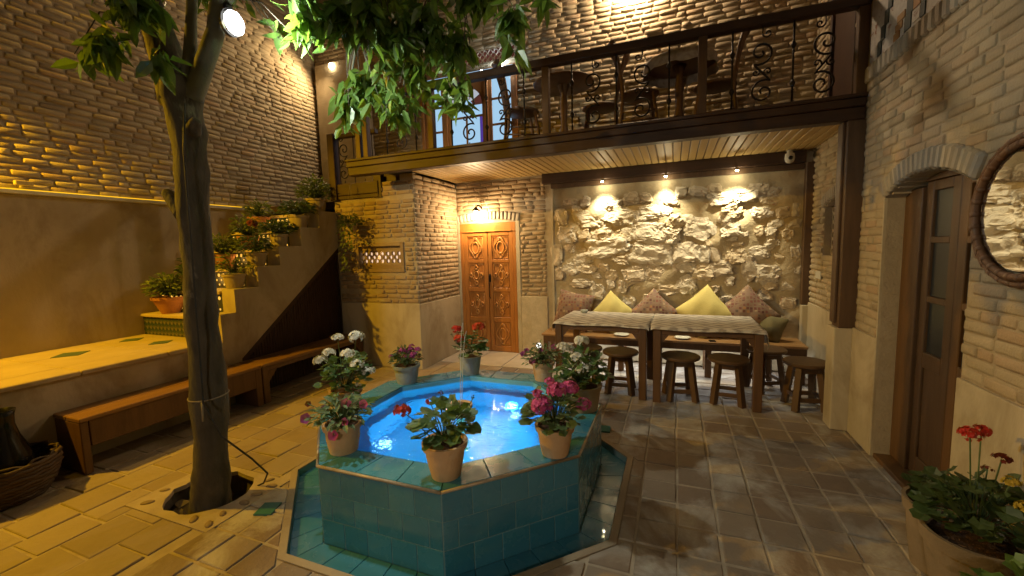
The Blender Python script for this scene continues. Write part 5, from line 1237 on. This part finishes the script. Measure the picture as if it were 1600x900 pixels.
def chair():
    t = empty('balcony_chair'); q = MB(); q.lathe([(.0, .425), (.18, .425), (.20, .435), (.20, .452), (.185, .46), (.0, .455)], 24, (0, 0, 0), False); q.v = [(p[0], p[1] * .95, p[2]) for p in q.v]; smooth_by_angle(q.build('seat', 'wood_chair', t, True), 40)
    for sx, sy in ((1, 1), (1, -1)):
        q = MB(); q.tube([(.13 * sx, .13 * sy, .424), (.16 * sx, .155 * sy, .2), (.18 * sx, .17 * sy, 0)], [.016, .019, .013], 7); q.build('leg', 'wood_chair', t, True)
    for sy in (1, -1):
        q = MB(); q.tube([(-.22, .17 * sy, 0), (-.175, .155 * sy, .25), (-.165, .15 * sy, .45), (-.21, .16 * sy, .75), (-.27, .165 * sy, .95)], [.014, .018, .018, .016, .014], 7); q.build('leg', 'wood_chair', t, True)
    q = MB(); q.tube([(-.265, -.185, .93), (-.285, -.09, .955), (-.292, 0, .965), (-.285, .09, .955), (-.265, .185, .93)], [.02, .03, .033, .03, .02], 6); q.build('top_rail', 'wood_chair', t, True)
    for y in (-.10, -.05, 0, .05, .10):
        q = MB(); q.tube([(-.165, y * .9, .455), (-.21, y, .72), (-.275, y * 1.1, .935)], [.007, .009, .007], 6); q.build('spindle', 'wood_chair', t, True)
    for z in (.16, .24):
        for sy in (1, -1):
            q = MB(); q.tube([(.165, .16 * sy, z), (-.19, .16 * sy, z)], .009, 6); q.build('stretcher', 'wood_chair', t, True)
    q = MB(); q.tube([(.165, -.158, .2), (.165, .158, .2)], .009, 6); q.build('stretcher', 'wood_chair', t, True)
    return t
c0 = chair()
for k, (x, y, a, lab) in enumerate(((-1.66, 4.70, .5, 'dark spindle chair between the lit doors and the bare table'), (-.80, 4.95, math.pi + .15, 'dark spindle chair with its back to the lace covered table'), (-.36, 4.72, .12, 'dark spindle chair with its back to the bare table'), (.36, 4.80, math.pi - .1, 'dark spindle chair on the far side of the lace covered table'))):
    o = c0 if k == 0 else copy_tree(c0); o.location = (x, y, 2.692); o.rotation_euler.z = a; tag(o, lab, 'chair', 'spindle chairs on the balcony')

# security camera, basket, vase
t = thing('security_camera', 'small white security camera under the balcony beam', 'camera', (1.19, YB - .16, 2.44))
q = MB(); q.lathe([(.03, .142), (.03, .115), (.046, .105), (.05, .06), (.045, .03), (.028, .008), (.0, .0)], 16, (0, 0, 0), False); q.build('dome', 'white_paint', t, True)
q = MB(); q.lathe([(.0, -.03), (.022, -.024), (.024, -.01)], 12, (0, 0, 0), False); q.v = [(p[0], p[2] - .028, p[1] + .055) for p in q.v]; q.build('lens', 'black_glaze', t, True)
q = MB(); q.bbox(-.02, .02, -.03, .09, .142, .145 + .0, .001); q.build('mount', 'white_paint', t)
t = thing('wicker_basket', 'round dark wicker basket on the floor by the bench', 'basket', (-4.20, 1.22, 0))
q = MB()
for i in range(11):
    z = .015 + i * .024; r = .20 + .075 * math.sin(min(1, i / 8) * 1.4); q.tube([(r * math.cos(a * .1963) + .006 * math.sin(a * 5 + i * 3), r * math.sin(a * .1963) + .006 * math.cos(a * 4 + i * 2), z + .006 * math.sin(a * 3.1 + i)) for a in range(32)], .0145, 5, closed=True)
q.build('weave', 'basket', t, True)
q = MB(); q.lathe([(.0, .004), (.19, .004), (.26, .2), (.25, .2), (.18, .01)], 24, (0, 0, 0), False); q.build('lining', 'soil', t)
for k in range(12):
    a = k * .52 + .1; q = MB(); q.tube([(.255 * math.cos(a), .255 * math.sin(a), .24), (.27 * math.cos(a + .15), .27 * math.sin(a + .15), .285), (.24 * math.cos(a + .4), .24 * math.sin(a + .4), .27), (.265 * math.cos(a + .6), .265 * math.sin(a + .6), .255)], .008, 5); q.build('twig', 'basket', t, True)
t = thing('black_vase', 'tall black glazed vase standing in the wicker basket', 'vase', (-4.17, 1.24, .012))
q = MB(); q.lathe([(.10, 0), (.135, .1), (.14, .2), (.115, .32), (.08, .42), (.065, .50), (.068, .56), (.078, .60), (.066, .60), (.055, .5), (.0, .45)], 24, (0, 0, 0), False); q.build('body', 'black_glaze', t, True)

# cable and rope on the tree, small lit box on the ledge
t = tag(MB().tube([(-2.56, 1.60, 2.45), (-2.585, 1.585, 2.2), (-2.60, 1.585, 1.8), (-2.615, 1.58, 1.3), (-2.64, 1.585, .85), (-2.63, 1.575, .72), (-2.57, 1.62, .50), (-2.50, 1.75, .30), (-2.52, 1.86, .14), (-2.62, 1.90, .03), (-2.70, 1.90, -.01), (-2.76, 1.86, -.10)], .006, 6).build('power_cable', 'cable', None, True), 'thin black cable running down the tree trunk into its pit', 'cable')
t = tag(MB().bbox(XW + .024, XW + .075, 2.00, 2.12, 2.30, 2.345, .006).build('junction_box', 'clay_pale'), 'small box on the brick wall just above the ledge', 'box')

# ================================================================== PLANTS
def leaf_pointed(L=1.0, W=.38, fold=.10, droop=.12):
    vs = []; t = [0, .3, .65, 1]; wd = [.05, 1, .78, 0]
    for k in range(4): vs.append((0, t[k] * L, -droop * L * t[k] ** 2))
    for s in (-1, 1):
        for k in (1, 2): vs.append((s * W / 2 * L * wd[k], t[k] * L, fold * L * wd[k] - droop * L * t[k] ** 2))
    return np.array(vs), [(0, 1, 4), (1, 2, 5, 4), (2, 3, 5), (0, 6, 1), (1, 6, 7, 2), (2, 7, 3)]
def leaf_round(n=11, lob=.10, cup=.14):
    vs = [(0, .35, -.06)]
    for k in range(n):
        a = -math.pi / 2 + .25 + (2 * math.pi - .5) * k / (n - 1); r = .5 * (1 + lob * math.cos(k * math.pi)); vs.append((r * math.cos(a), .5 + r * math.sin(a), cup * (r * r) + .03 * math.cos(2.3 * k)))
    return np.array(vs), [(0, k + 1, k + 2) for k in range(n - 1)]
def orient(dirv, up, roll=0.0):
    y = Vector(dirv).normalized(); z = Vector(up) - y * Vector(up).dot(y)
    if z.length < 1e-3: z = y.orthogonal()
    z.normalize(); x = y.cross(z); Mx = Matrix((x, y, z)).transposed() @ Matrix.Rotation(roll, 3, 'Y'); return np.array(Mx)
RT_, FW_ = Vector((.932, .362, 0)), Vector((-.363, .932, 0))
def rv(rg): return Vector((rg.gauss(0, 1), rg.gauss(0, 1), rg.gauss(0, 1))).normalized()
def flower_umbel(parent, pos, r, mat, rg, flat=.75):
    q = MB(); n = max(14, int(34 * r / .035)); pos = Vector(pos)
    for k in range(n):
        d = rv(rg); d.z = abs(d.z) * .9 + .02 if rg.random() < .8 else d.z * .5; d.normalize(); c = pos + Vector((d.x, d.y, d.z * flat)) * r * rg.uniform(.72, 1.0); x = d.orthogonal().normalized(); y = d.cross(x); s = r * .36
        a0 = rg.uniform(0, 6.3); pts = [c]
        for i in range(10):
            a = a0 + i * math.pi / 5; rad = s * (1.0 if i % 2 == 0 else .62); pts.append(c + (x * math.cos(a) + y * math.sin(a)) * rad + d * (.25 * s))
        q.add([tuple(p) for p in pts], [(0, i + 1, (i + 1) % 10 + 1) for i in range(10)])
    q.build('flower_head', mat, parent)
def flower_trumpet(parent, pos, r, mat, d, rg):
    q = MB(); d = Vector(d).normalized(); x = d.orthogonal().normalized(); y = d.cross(x); c = Vector(pos); rings = [(.12, -.8), (.25, -.3), (.62, .0), (1.0, .12)]; n = 15; vs = []
    for rr_, h in rings:
        for k in range(n):
            a = 2 * math.pi * k / n; w_ = rr_ * (1 + (.10 * math.cos(5 * a) if rr_ > .5 else 0)); vs.append(tuple(c + (x * math.cos(a) + y * math.sin(a)) * r * w_ + d * r * h))
    q.add(vs, [(i * n + k, i * n + (k + 1) % n, (i + 1) * n + (k + 1) % n, (i + 1) * n + k) for i in range(3) for k in range(n)]); q.build('flower_head', mat, parent, True)
def pot_body(t, rt, rb, h, mat, lip=True, n=28):
    q = MB(); pr = [(0, 0), (rb, 0), (rb + (rt - rb) * .5, h * .5)]
    if lip: pr += [(rt - .012, h * .82), (rt, h * .84), (rt + .004, h), (rt - .012, h), (rt - .018, h * .90)]
    else: pr += [(rt - .008, h * .86), (rt + .006, h), (rt - .006, h), (rt - .016, h * .90)]
    pr += [(rt * .8, h * .87), (0, h * .87)]
    q.lathe([(max(r, .0005), z) for r, z in pr], n, (0, 0, 0), False); o = q.build('pot', mat, t, True); smooth_by_angle(o, 50)
    q = MB(); m_ = 10; vs = [(0, 0, h * .90)]
    rg = random.Random(int(rt * 1e4)); 
    for i in range(1, 4):
        for k in range(18): r = (rt - .015) * i / 3; vs.append((r * math.cos(k * .349), r * math.sin(k * .349), h * .89 + rg.uniform(-.006, .006) + .01 * (1 - i / 3)))
    fs = [(0, 1 + k, 1 + (k + 1) % 18) for k in range(18)] + [(1 + i * 18 + k, 1 + (i + 1) * 18 + k, 1 + (i + 1) * 18 + (k + 1) % 18, 1 + i * 18 + (k + 1) % 18) for i in range(2) for k in range(18)]
    q.add(vs, fs); q.build('soil', 'soil', t)
def foliage(t, c, Rx, Hh, n, leaf, size, mat, rg, limit=0, droop=.3, skew=(0, 0), name='leaf', shell=.55, stems=True, stemmat='dark_leaf'):
    """leaves through a dome volume over c; each on its own stalk"""
    V = leaf; items = []; sq = MB(); c = Vector(c)
    for k in range(n):
        d = rv(rg); d.z = abs(d.z) - droop * rg.random(); r = rg.uniform(shell, 1) ** .7
        p = c + Vector((d.x * Rx * r + skew[0] * max(d.z, 0), d.y * Rx * r + skew[1] * max(d.z, 0), (.12 + .88 * max(d.z, -.4)) * Hh * r))
        s = size * rg.uniform(.65, 1.25); out = Vector((d.x, d.y, .15 * d.z)) + rv(rg) * .35; up = Vector((d.x * .5, d.y * .5, 1)) + rv(rg) * .45
        A = orient(out, up, rg.uniform(-.4, .4)) * s; vi = rg.randrange(len(V)); items.append((vi, V[vi], A, tuple(p)))
        if stems and k % 2 == 0:
            base = c + Vector((d.x * Rx * .12, d.y * Rx * .12, -.02)); mid = base.lerp(p, .55) + Vector((0, 0, Hh * .12)); sq.tube([base, mid, p], .0022, 4)
    place_pieces(t, name, 'foliage', items, mat, limit)
    if stems: sq.build('stems', stemmat, t, kind='stuff')
RG = random.Random(77)
GER = [leaf_round(11, .10, .14), leaf_round(11, .14, .22), leaf_round(9, .08, .05)]
PET = [leaf_pointed(1, .55, .06, .15), leaf_pointed(1, .48, .1, .25)]
def potted(name, label, loc_, rt, rb, h, potmat, leafk, leafmat, size, Rx, Hh, nl, flowers, group, limit=0, lip=True, droop=.3, skew=(0, 0)):
    rg = random.Random(hash(label) % 1 + len(label) * 13 + int(abs(loc_[0]) * 100)); t = thing(name, label, 'potted plant', loc_, 0, group); pot_body(t, rt, rb, h, potmat, lip)
    foliage(t, (0, 0, h * 1.0 + .035), Rx, Hh, nl, GER if leafk == 'g' else PET, size, leafmat, rg, limit, droop, skew)
    for fl_ in flowers:
        r_, f_, u, s, mt, kind = fl_; p = RT_ * r_ + FW_ * f_ + Vector((0, 0, h + u))
        b_ = Vector((p.x * .25, p.y * .25, h)); q = MB(); q.tube([b_, b_.lerp(p, .6) + Vector((p.x * .05, p.y * .05, .02)), p], .0028, 5); q.build('flower_stem', 'petunia_leaf', t)
        if kind == 'u': flower_umbel(t, p, s * (1.3 if h < .3 else .95), mt, rg)
        else: flower_trumpet(t, p, s * 1.15, mt, -FW_ * .9 + Vector((rg.uniform(-.4, .4), rg.uniform(-.4, .4), rg.uniform(.0, .6))), rg)
    return t
G1 = 'flower pots on the pool rim'; ZP = ZR + .001
potted('potted_geranium', 'red geranium in a pale terracotta pot on the front corner of the pool', (-1.105, 1.80, ZP), .116, .075, .185, 'terracotta', 'g', 'geranium_leaf', .07, .165, .17, 80,
       [(-.215, 0, .165, .034, 'petal_red', 'u'), (-.075, .05, .19, .02, 'petal_red', 'u'), (-.03, .1, .22, .012, 'petal_dark', 'u'), (.15, .08, .20, .010, 'dark_leaf', 'u')], G1, 80, droop=.12)
potted('potted_petunia', 'pink petunia spilling from a terracotta pot, in front of white geraniums', (-1.83, 1.845, ZP), .110, .08, .17, 'terracotta', 'p', 'petunia_leaf', .05, .165, .15, 170,
       [(.04, -.02, .125, .026, 'petal_pink', 't'), (.145, -.03, .12, .024, 'petal_pink', 't'), (-.19, -.05, .05, .026, 'petal_magenta', 't'), (.0, -.13, -.02, .026, 'petal_pink', 't'), (.06, -.10, .045, .022, 'petal_pink', 't'), (-.10, .0, .09, .018, 'petal_magenta', 't'), (-.22, .05, .10, .015, 'petal_dark', 't')], G1, 40, droop=.4)
potted('potted_geranium', 'tall white geranium in a terracotta pot behind the pink petunia', (-2.255, 2.33, ZP), .115, .085, .17, 'terracotta', 'g', 'geranium_leaf', .07, .17, .24, 95,
       [(-.17, 0, .215, .040, 'petal_white', 'u'), (-.115, .02, .265, .036, 'petal_white', 'u'), (-.055, .05, .37, .032, 'petal_white', 'u'), (.085, .05, .375, .043, 'petal_white', 'u'), (.04, -.02, .265, .038, 'petal_white', 'u'), (.115, -.05, .195, .038, 'petal_white', 'u'), (.175, .0, .125, .036, 'petal_white', 'u'), (.12, -.08, .05, .02, 'petal_white', 'u')], G1, 40, droop=.3)
potted('potted_petunia', 'magenta flowers crowded in a grey white pot near the brick pier', (-2.22, 3.03, ZP), .120, .085, .165, 'pot_grey', 'p', 'dark_leaf', .045, .135, .115, 170,
       [(-.05 + .022 * i, rnd.uniform(-.06, .05), .10 + .03 * math.sin(i * 2.1), .024, 'petal_magenta', 'u') for i in range(8)] + [(-.13, 0, .07, .018, 'petal_magenta', 'u'), (.05, .02, .155, .02, 'petal_magenta', 'u'), (.12, 0, .06, .014, 'petal_dark', 'u')], G1, 30)
potted('potted_geranium', 'red geranium in a grey pot in front of the carved door', (-1.79, 3.43, ZP), .112, .08, .175, 'pot_grey', 'g', 'geranium_leaf', .07, .135, .22, 66,
       [(-.115, 0, .25, .036, 'petal_red', 'u'), (-.09, -.04, .165, .040, 'petal_orange', 'u'), (.09, .03, .255, .046, 'petal_orange', 'u'), (-.165, 0, .20, .009, 'dark_leaf', 'u')], G1, 40, lip=False)
potted('potted_petunia', 'mauve petunia in a worn clay pot between the door and the table', (-1.075, 3.44, ZP), .104, .072, .165, 'terracotta', 'p', 'petunia_leaf', .045, .165, .16, 170,
       [(-.17, 0, .07, .026, 'petal_magenta', 't'), (-.10, -.05, .02, .026, 'petal_pink', 't'), (-.02, 0, .10, .022, 'petal_magenta', 't'), (-.14, 0, .10, .02, 'petal_magenta', 't'), (.10, .02, .12, .022, 'petal_magenta', 't')], G1, 30, droop=.6)
potted('potted_geranium', 'bushy white geranium in a wide pale clay pot near the tables', (-.615, 2.90, ZP), .140, .11, .18, 'clay_pale', 'g', 'geranium_leaf', .06, .175, .24, 150,
       [(.0, 0, .31, .042, 'petal_white', 'u'), (-.045, -.05, .20, .042, 'petal_white', 'u'), (-.13, .0, .27, .036, 'petal_white', 'u'), (-.08, .05, .245, .030, 'petal_white', 'u'), (.02, -.08, .145, .024, 'petal_white', 'u'), (-.03, -.1, .13, .024, 'petal_white', 'u'), (.06, -.07, .16, .018, 'petal_white', 'u'), (-.155, -.06, .10, .02, 'petal_white', 'u'), (-.15, -.06, .05, .016, 'petal_white', 'u'), (.045, .0, .22, .014, 'petal_white', 'u')], G1, 40, droop=.3)
potted('potted_geranium', 'pink geranium in a pale clay pot on the corner nearest the tile gutter', (-.625, 2.20, ZP), .110, .075, .17, 'terracotta', 'g', 'petunia_leaf', .055, .155, .20, 130,
       [(-.075, -.05, .13, .046, 'petal_pink', 'u'), (-.09, -.02, .185, .026, 'petal_pink', 'u'), (.015, -.03, .21, .042, 'petal_pink', 'u'), (.085, 0, .205, .040, 'petal_pink', 'u'), (.165, .03, .10, .036, 'petal_pink', 'u'), (-.02, .05, .23, .026, 'petal_pink', 'u')], G1, 40, droop=.3)
# pots on the stair
G2 = 'plant pots on the stair'
def stairpot(label, x, y, z, rt, rb, h, mt, lm, Rx, Hh, n, fl_=(), size=.055): potted('potted_shrub', label, (x, y, z + .001), rt, rb, h, mt, 'p', lm, size, Rx, Hh, int(n * 1.9), list(fl_), G2, 0)
stairpot('wide leafy shrub in a flared terracotta pot on the lowest step', -5.38, 2.985, .955, .17, .085, .19, 'terracotta_red', 'stair_leaf', .21, .27, 190)
stairpot('flowering shrub in a terracotta pot on the second step', -5.25, 3.215, 1.205, .12, .085, .15, 'terracotta_red', 'dark_leaf', .17, .27, 130, [(.02, 0, .24, .025, 'petal_red', 'u'), (-.08, 0, .12, .018, 'petal_pink', 'u')])
stairpot('green shrub in a terracotta pot half way up the stair', -5.20, 3.52, 1.435, .13, .09, .17, 'terracotta_red', 'stair_leaf', .20, .24, 150)
stairpot('light bushy shrub behind the dark red flower', -5.15, 3.83, 1.66, .13, .09, .17, 'terracotta_red', 'stair_leaf', .21, .26, 150)
stairpot('small shrub in a tapered pale pot against the brick wall', -5.33, 4.14, 1.90, .135, .085, .20, 'terracotta_red', 'stair_leaf', .17, .22, 130)
stairpot('bare stemmed shrub in a grey clay pot on the lower stringer', -4.60, 3.21, 1.228, .12, .08, .155, 'clay_pale', 'stair_leaf', .17, .24, 70)
stairpot('shrub with one dark red flower in a clay pot on the stringer', -4.60, 3.50, 1.458, .12, .08, .155, 'clay_pale', 'dark_leaf', .17, .22, 120, [(-.02, 0, .34, .045, 'petal_dark', 'u')])
stairpot('trailing shrub in a dark clay pot on the stringer', -4.60, 3.82, 1.683, .11, .08, .15, 'clay_pale', 'dark_leaf', .20, .17, 150)
stairpot('bushy shrub in a clay pot near the stair head', -4.60, 4.14, 1.923, .13, .09, .16, 'clay_pale', 'dark_leaf', .22, .20, 170)
stairpot('tall feathery shrub at the top of the stair by the newel post', -4.62, 4.47, 2.148, .14, .1, .18, 'clay_pale', 'stair_leaf', .24, .30, 220)
# hanging plant under the landing
hp = thing('hanging_plant', 'trailing plant in a pot hung on strings below the landing', 'hanging plant', (-4.03, 4.46, 1.86))
pot_body(hp, .09, .06, .11, 'clay_pale')
q = MB()
for a in (0, 2.1, 4.2): q.tube([(.088 * math.cos(a), .088 * math.sin(a), .10), (0, .03, .62)], .0025, 4)
q.tube([(0, .03, .62), (0, .135, .655)], .003, 4); q.build('strings', 'rope', hp)
rgh = random.Random(5); foliage(hp, (0, 0, .12), .17, .16, 120, PET, .055, 'dark_leaf', rgh, 0, .9)
items = []
for k in range(150):
    a = rgh.choice((-2.4, -1.9, -1.5, -2.9, -.9)); u = rgh.random(); p = Vector((.11 * math.cos(a) + rgh.gauss(0, .03) - .02 * u, .11 * math.sin(a) + rgh.gauss(0, .02), .12 - u * (.62 if a < -1.3 else .35))); A = orient(Vector((math.cos(a), math.sin(a), -.6)) + rv(rgh) * .5, (0, 0, 1)) * rgh.uniform(.04, .065); items.append((0, PET[0], A, tuple(p)))
place_pieces(hp, 'trailing_leaf', 'trailing_foliage', items, 'stair_leaf', 0)
# big pots by the glazed door
G3 = 'large pots by the glazed door'
potted('potted_rose', 'large clay pot with rose bush, red and yellow blooms, in front of the glazed door', (1.17, 2.19, .013), .165, .11, .35, 'clay_dark', 'g', 'dark_leaf', .06, .16, .22, 130,
       [(-.03, .02, .42, .040, 'petal_red', 'u'), (.05, .05, .42, .032, 'petal_red', 'u'), (.085, 0, .32, .032, 'petal_dark', 'u'), (.09, .05, .25, .02, 'petal_dark', 'u'), (.045, -.12, .19, .030, 'petal_yellow', 'u'), (.07, -.05, .25, .030, 'petal_yellow', 'u'), (.24, -.02, .10, .026, 'petal_yellow', 'u')], G3, 60, droop=.2)
potted('potted_shrub', 'second clay pot half hidden behind the rose pot', (1.19, 2.45, .013), .14, .10, .33, 'clay_dark', 'g', 'dark_leaf', .055, .11, .12, 45, [], G3, 0)
potted('potted_shrub', 'bright green broad leaved plant in front of the rose pot', (1.13, 1.78, .013), .13, .09, .26, 'clay_dark', 'g', 'light_leaf', .085, .15, .18, 70, [], G3, 60, droop=.5)

# ------------------------------------------------------------------ the tree
tr = thing('courtyard_tree', 'tall leafy tree with grey trunk growing from a pit in the paving', 'tree', (-2.82, 1.68, -.20))
def limb(q, pts, rad, n=12, wob=.0):
    P = [Vector(p) for p in pts]; out = []; rr_ = []
    for i in range(len(P) - 1):
        for s in range(5):
            t_ = s / 5; a = P[max(i - 1, 0)]; b_ = P[i]; c = P[i + 1]; d = P[min(i + 2, len(P) - 1)]
            pt = .5 * ((2 * b_) + (c - a) * t_ + (2 * a - 5 * b_ + 4 * c - d) * t_ ** 2 + (3 * b_ - a - 3 * c + d) * t_ ** 3); out.append(pt); rr_.append(rad[i] + (rad[i + 1] - rad[i]) * t_)
    out.append(P[-1]); rr_.append(rad[-1]); o_ = len(q.v); q.tube(out, rr_, n)
    if wob:
        for i in range(o_, len(q.v)):
            v = Vector(q.v[i]); ax = out[min((i - o_) // n, len(out) - 1)]; k = 1 + wob * (mnoise.noise(v * 6) + .6 * mnoise.noise(v * 15)); q.v[i] = tuple(ax + (v - ax) * k)
q = MB(); limb(q, [(-2.86, 1.68, -.23), (-2.835, 1.68, .02), (-2.79, 1.68, .25), (-2.735, 1.68, .79), (-2.735, 1.68, 1.25), (-2.725, 1.68, 1.65), (-2.70, 1.68, 2.1), (-2.695, 1.68, 2.45), (-2.70, 1.68, 2.62)], [.14, .112, .098, .094, .086, .084, .082, .096, .104], 22, .22)
limb(q, [(-2.76, 1.66, 1.86), (-2.83, 1.64, 1.95), (-2.865, 1.63, 1.99)], [.06, .04, .025], 10, .1)
limb(q, [(-2.62, 1.66, 2.32), (-2.56, 1.65, 2.36), (-2.545, 1.65, 2.37)], [.05, .03, .02], 8, .1)
at(tr, q).build('trunk', 'bark', tr, True)
for pts, rad in (([(-2.72, 1.67, 2.50), (-2.78, 1.66, 2.8), (-2.88, 1.64, 3.12), (-2.95, 1.6, 3.6), (-3.0, 1.6, 4.1)], [.10, .085, .07, .055, .03]),
                 ([(-2.65, 1.68, 2.58), (-2.60, 1.68, 2.75), (-2.545, 1.68, 3.0), (-2.5, 1.7, 3.4)], [.04, .032, .027, .02]),
                 ([(-2.63, 1.69, 2.52), (-2.52, 1.70, 2.68), (-2.43, 1.72, 2.85), (-2.36, 1.75, 3.05), (-2.1, 1.95, 3.3), (-1.7, 2.3, 3.38), (-1.3, 2.45, 3.3)], [.055, .05, .046, .042, .035, .024, .012]),
                 ([(-2.1, 1.95, 3.3), (-2.15, 2.35, 3.36), (-2.25, 2.68, 3.26), (-2.35, 2.72, 3.0), (-2.42, 2.72, 2.75)], [.022, .018, .013, .008, .004]),
                 ([(-1.9, 2.12, 3.34), (-1.82, 2.45, 3.34), (-1.8, 2.65, 3.28), (-1.85, 2.7, 2.95), (-1.9, 2.72, 2.65)], [.016, .013, .010, .006, .003])):
    q = MB(); limb(q, pts, rad, 12, .08); at(tr, q).build('limb', 'bark_light' if rad[0] < .09 else 'bark', tr, True)
CL = [(-2.22,1.90,3.0,.19,.11,70),(-2.05,1.98,2.96,.20,.15,110),(-1.84,2.10,2.98,.25,.16,150),(-1.72,2.30,2.95,.22,.18,120),(-1.50,2.40,2.95,.22,.20,120),(-1.33,2.48,2.86,.16,.17,85),(-1.74,2.60,2.80,.28,.14,80),(-2.20,2.70,2.84,.25,.10,80),(-2.38,2.70,2.74,.16,.16,80),(-1.94,2.70,2.62,.27,.14,85),(-1.50,2.60,2.60,.09,.09,22),(-1.36,2.60,2.56,.08,.12,30),(-.86,2.30,2.83,.075,.14,34),(-.81,2.30,2.68,.035,.07,9),(-.62,2.30,2.89,.08,.05,14),(-2.5,1.8,3.22,.32,.13,110),(-1.69,2.3,3.28,.58,.20,190),(-2.46,1.35,2.82,.19,.10,80),(-2.70,1.35,2.68,.11,.09,34),(-2.44,1.40,2.60,.08,.07,18),(-2.88,1.35,2.64,.07,.08,16),(-1.08,2.40,3.12,.22,.12,80),(-2.46,2.70,2.58,.07,.11,18)]
TL = [leaf_pointed(1, .40, .09, .14), leaf_pointed(1, .34, .05, .25), leaf_pointed(1, .46, .12, .08), leaf_pointed(1, .38, .02, .34), leaf_pointed(1, .42, .10, -.12)]
items = []; tw = MB(); rgt = random.Random(8); org = np.array(tr.location)
main = [Vector(p) for p in ((-2.36, 1.75, 3.05), (-2.1, 1.95, 3.3), (-1.7, 2.3, 3.38), (-1.3, 2.45, 3.3), (-2.15, 2.35, 3.36), (-2.25, 2.68, 3.26), (-1.8, 2.65, 3.3))]
for (x, y, z, rx, rz_, n) in CL:
    n = int(n * 1.15)
    c = Vector((x, y, z)); nb = max(1, n // 30); tips = []
    for k in range(nb):
        tip = c + Vector((rgt.uniform(-1, 1) * rx * .8, rgt.uniform(-1, 1) * rx * .8, rgt.uniform(-.9, .3) * rz_)); b0 = min(main, key=lambda p: (p - tip).length) if x > -2.43 or y > 1.7 else Vector((-2.72, 1.62, 2.95))
        m1 = b0.lerp(tip, .5) + Vector((rgt.uniform(-.08, .08), rgt.uniform(-.08, .08), .10)); tw.tube([tuple(b0 - tr.location), tuple(m1 - tr.location), tuple(tip - tr.location)], [.007, .004, .0018], 5); tips.append((m1, tip))
    for k in range(n):
        m1, tip = rgt.choice(tips); u = rgt.uniform(.25, 1.05); p = m1.lerp(tip, u) * .45 + (c + Vector((rgt.gauss(0, .45) * rx, rgt.gauss(0, .45) * rx, rgt.gauss(0, .45) * rz_))) * .55
        d = Vector((rgt.gauss(0, .6), rgt.gauss(0, .6), -.75 + rgt.gauss(0, .35))); up = rv(rgt) + Vector((.2, -.5, .6)); s = rgt.uniform(.085, .155)
        if (p - Vector((-2.27, 1.77, 2.86))).length < .27: continue
        vi = rgt.randrange(5); items.append((vi, TL[vi], orient(d, up) * s, tuple(np.array(p) - org)))
place_pieces(tr, 'leaf', 'crown', items, 'tree_leaf', 300)
tw.build('twigs', 'bark', tr, True, kind='stuff')
# rope tied round the trunk
q = MB(); q.tube([(-2.742 + .106 * math.cos(a * .2618), 1.68 + .106 * math.sin(a * .2618), .72 + .006 * math.sin(a * .26)) for a in range(24)], .005, 5, closed=True); q.tube([(-2.66, 1.585, .715), (-2.645, 1.575, .66), (-2.65, 1.575, .60)], .006, 5)
tag(q.build('tree_rope', 'rope', None, True), 'thin pale rope tied round the tree trunk', 'rope')
# one fallen leaf in the gutter
q = MB(); v, f_ = leaf_pointed(.05, .6, .1, .1); q.add([(p[0] - .83, p[1] + 1.56, p[2] - .036) for p in v], f_); tag(q.build('fallen_leaf', 'petal_yellow'), 'single yellow leaf fallen on the pool gutter tiles', 'leaf')
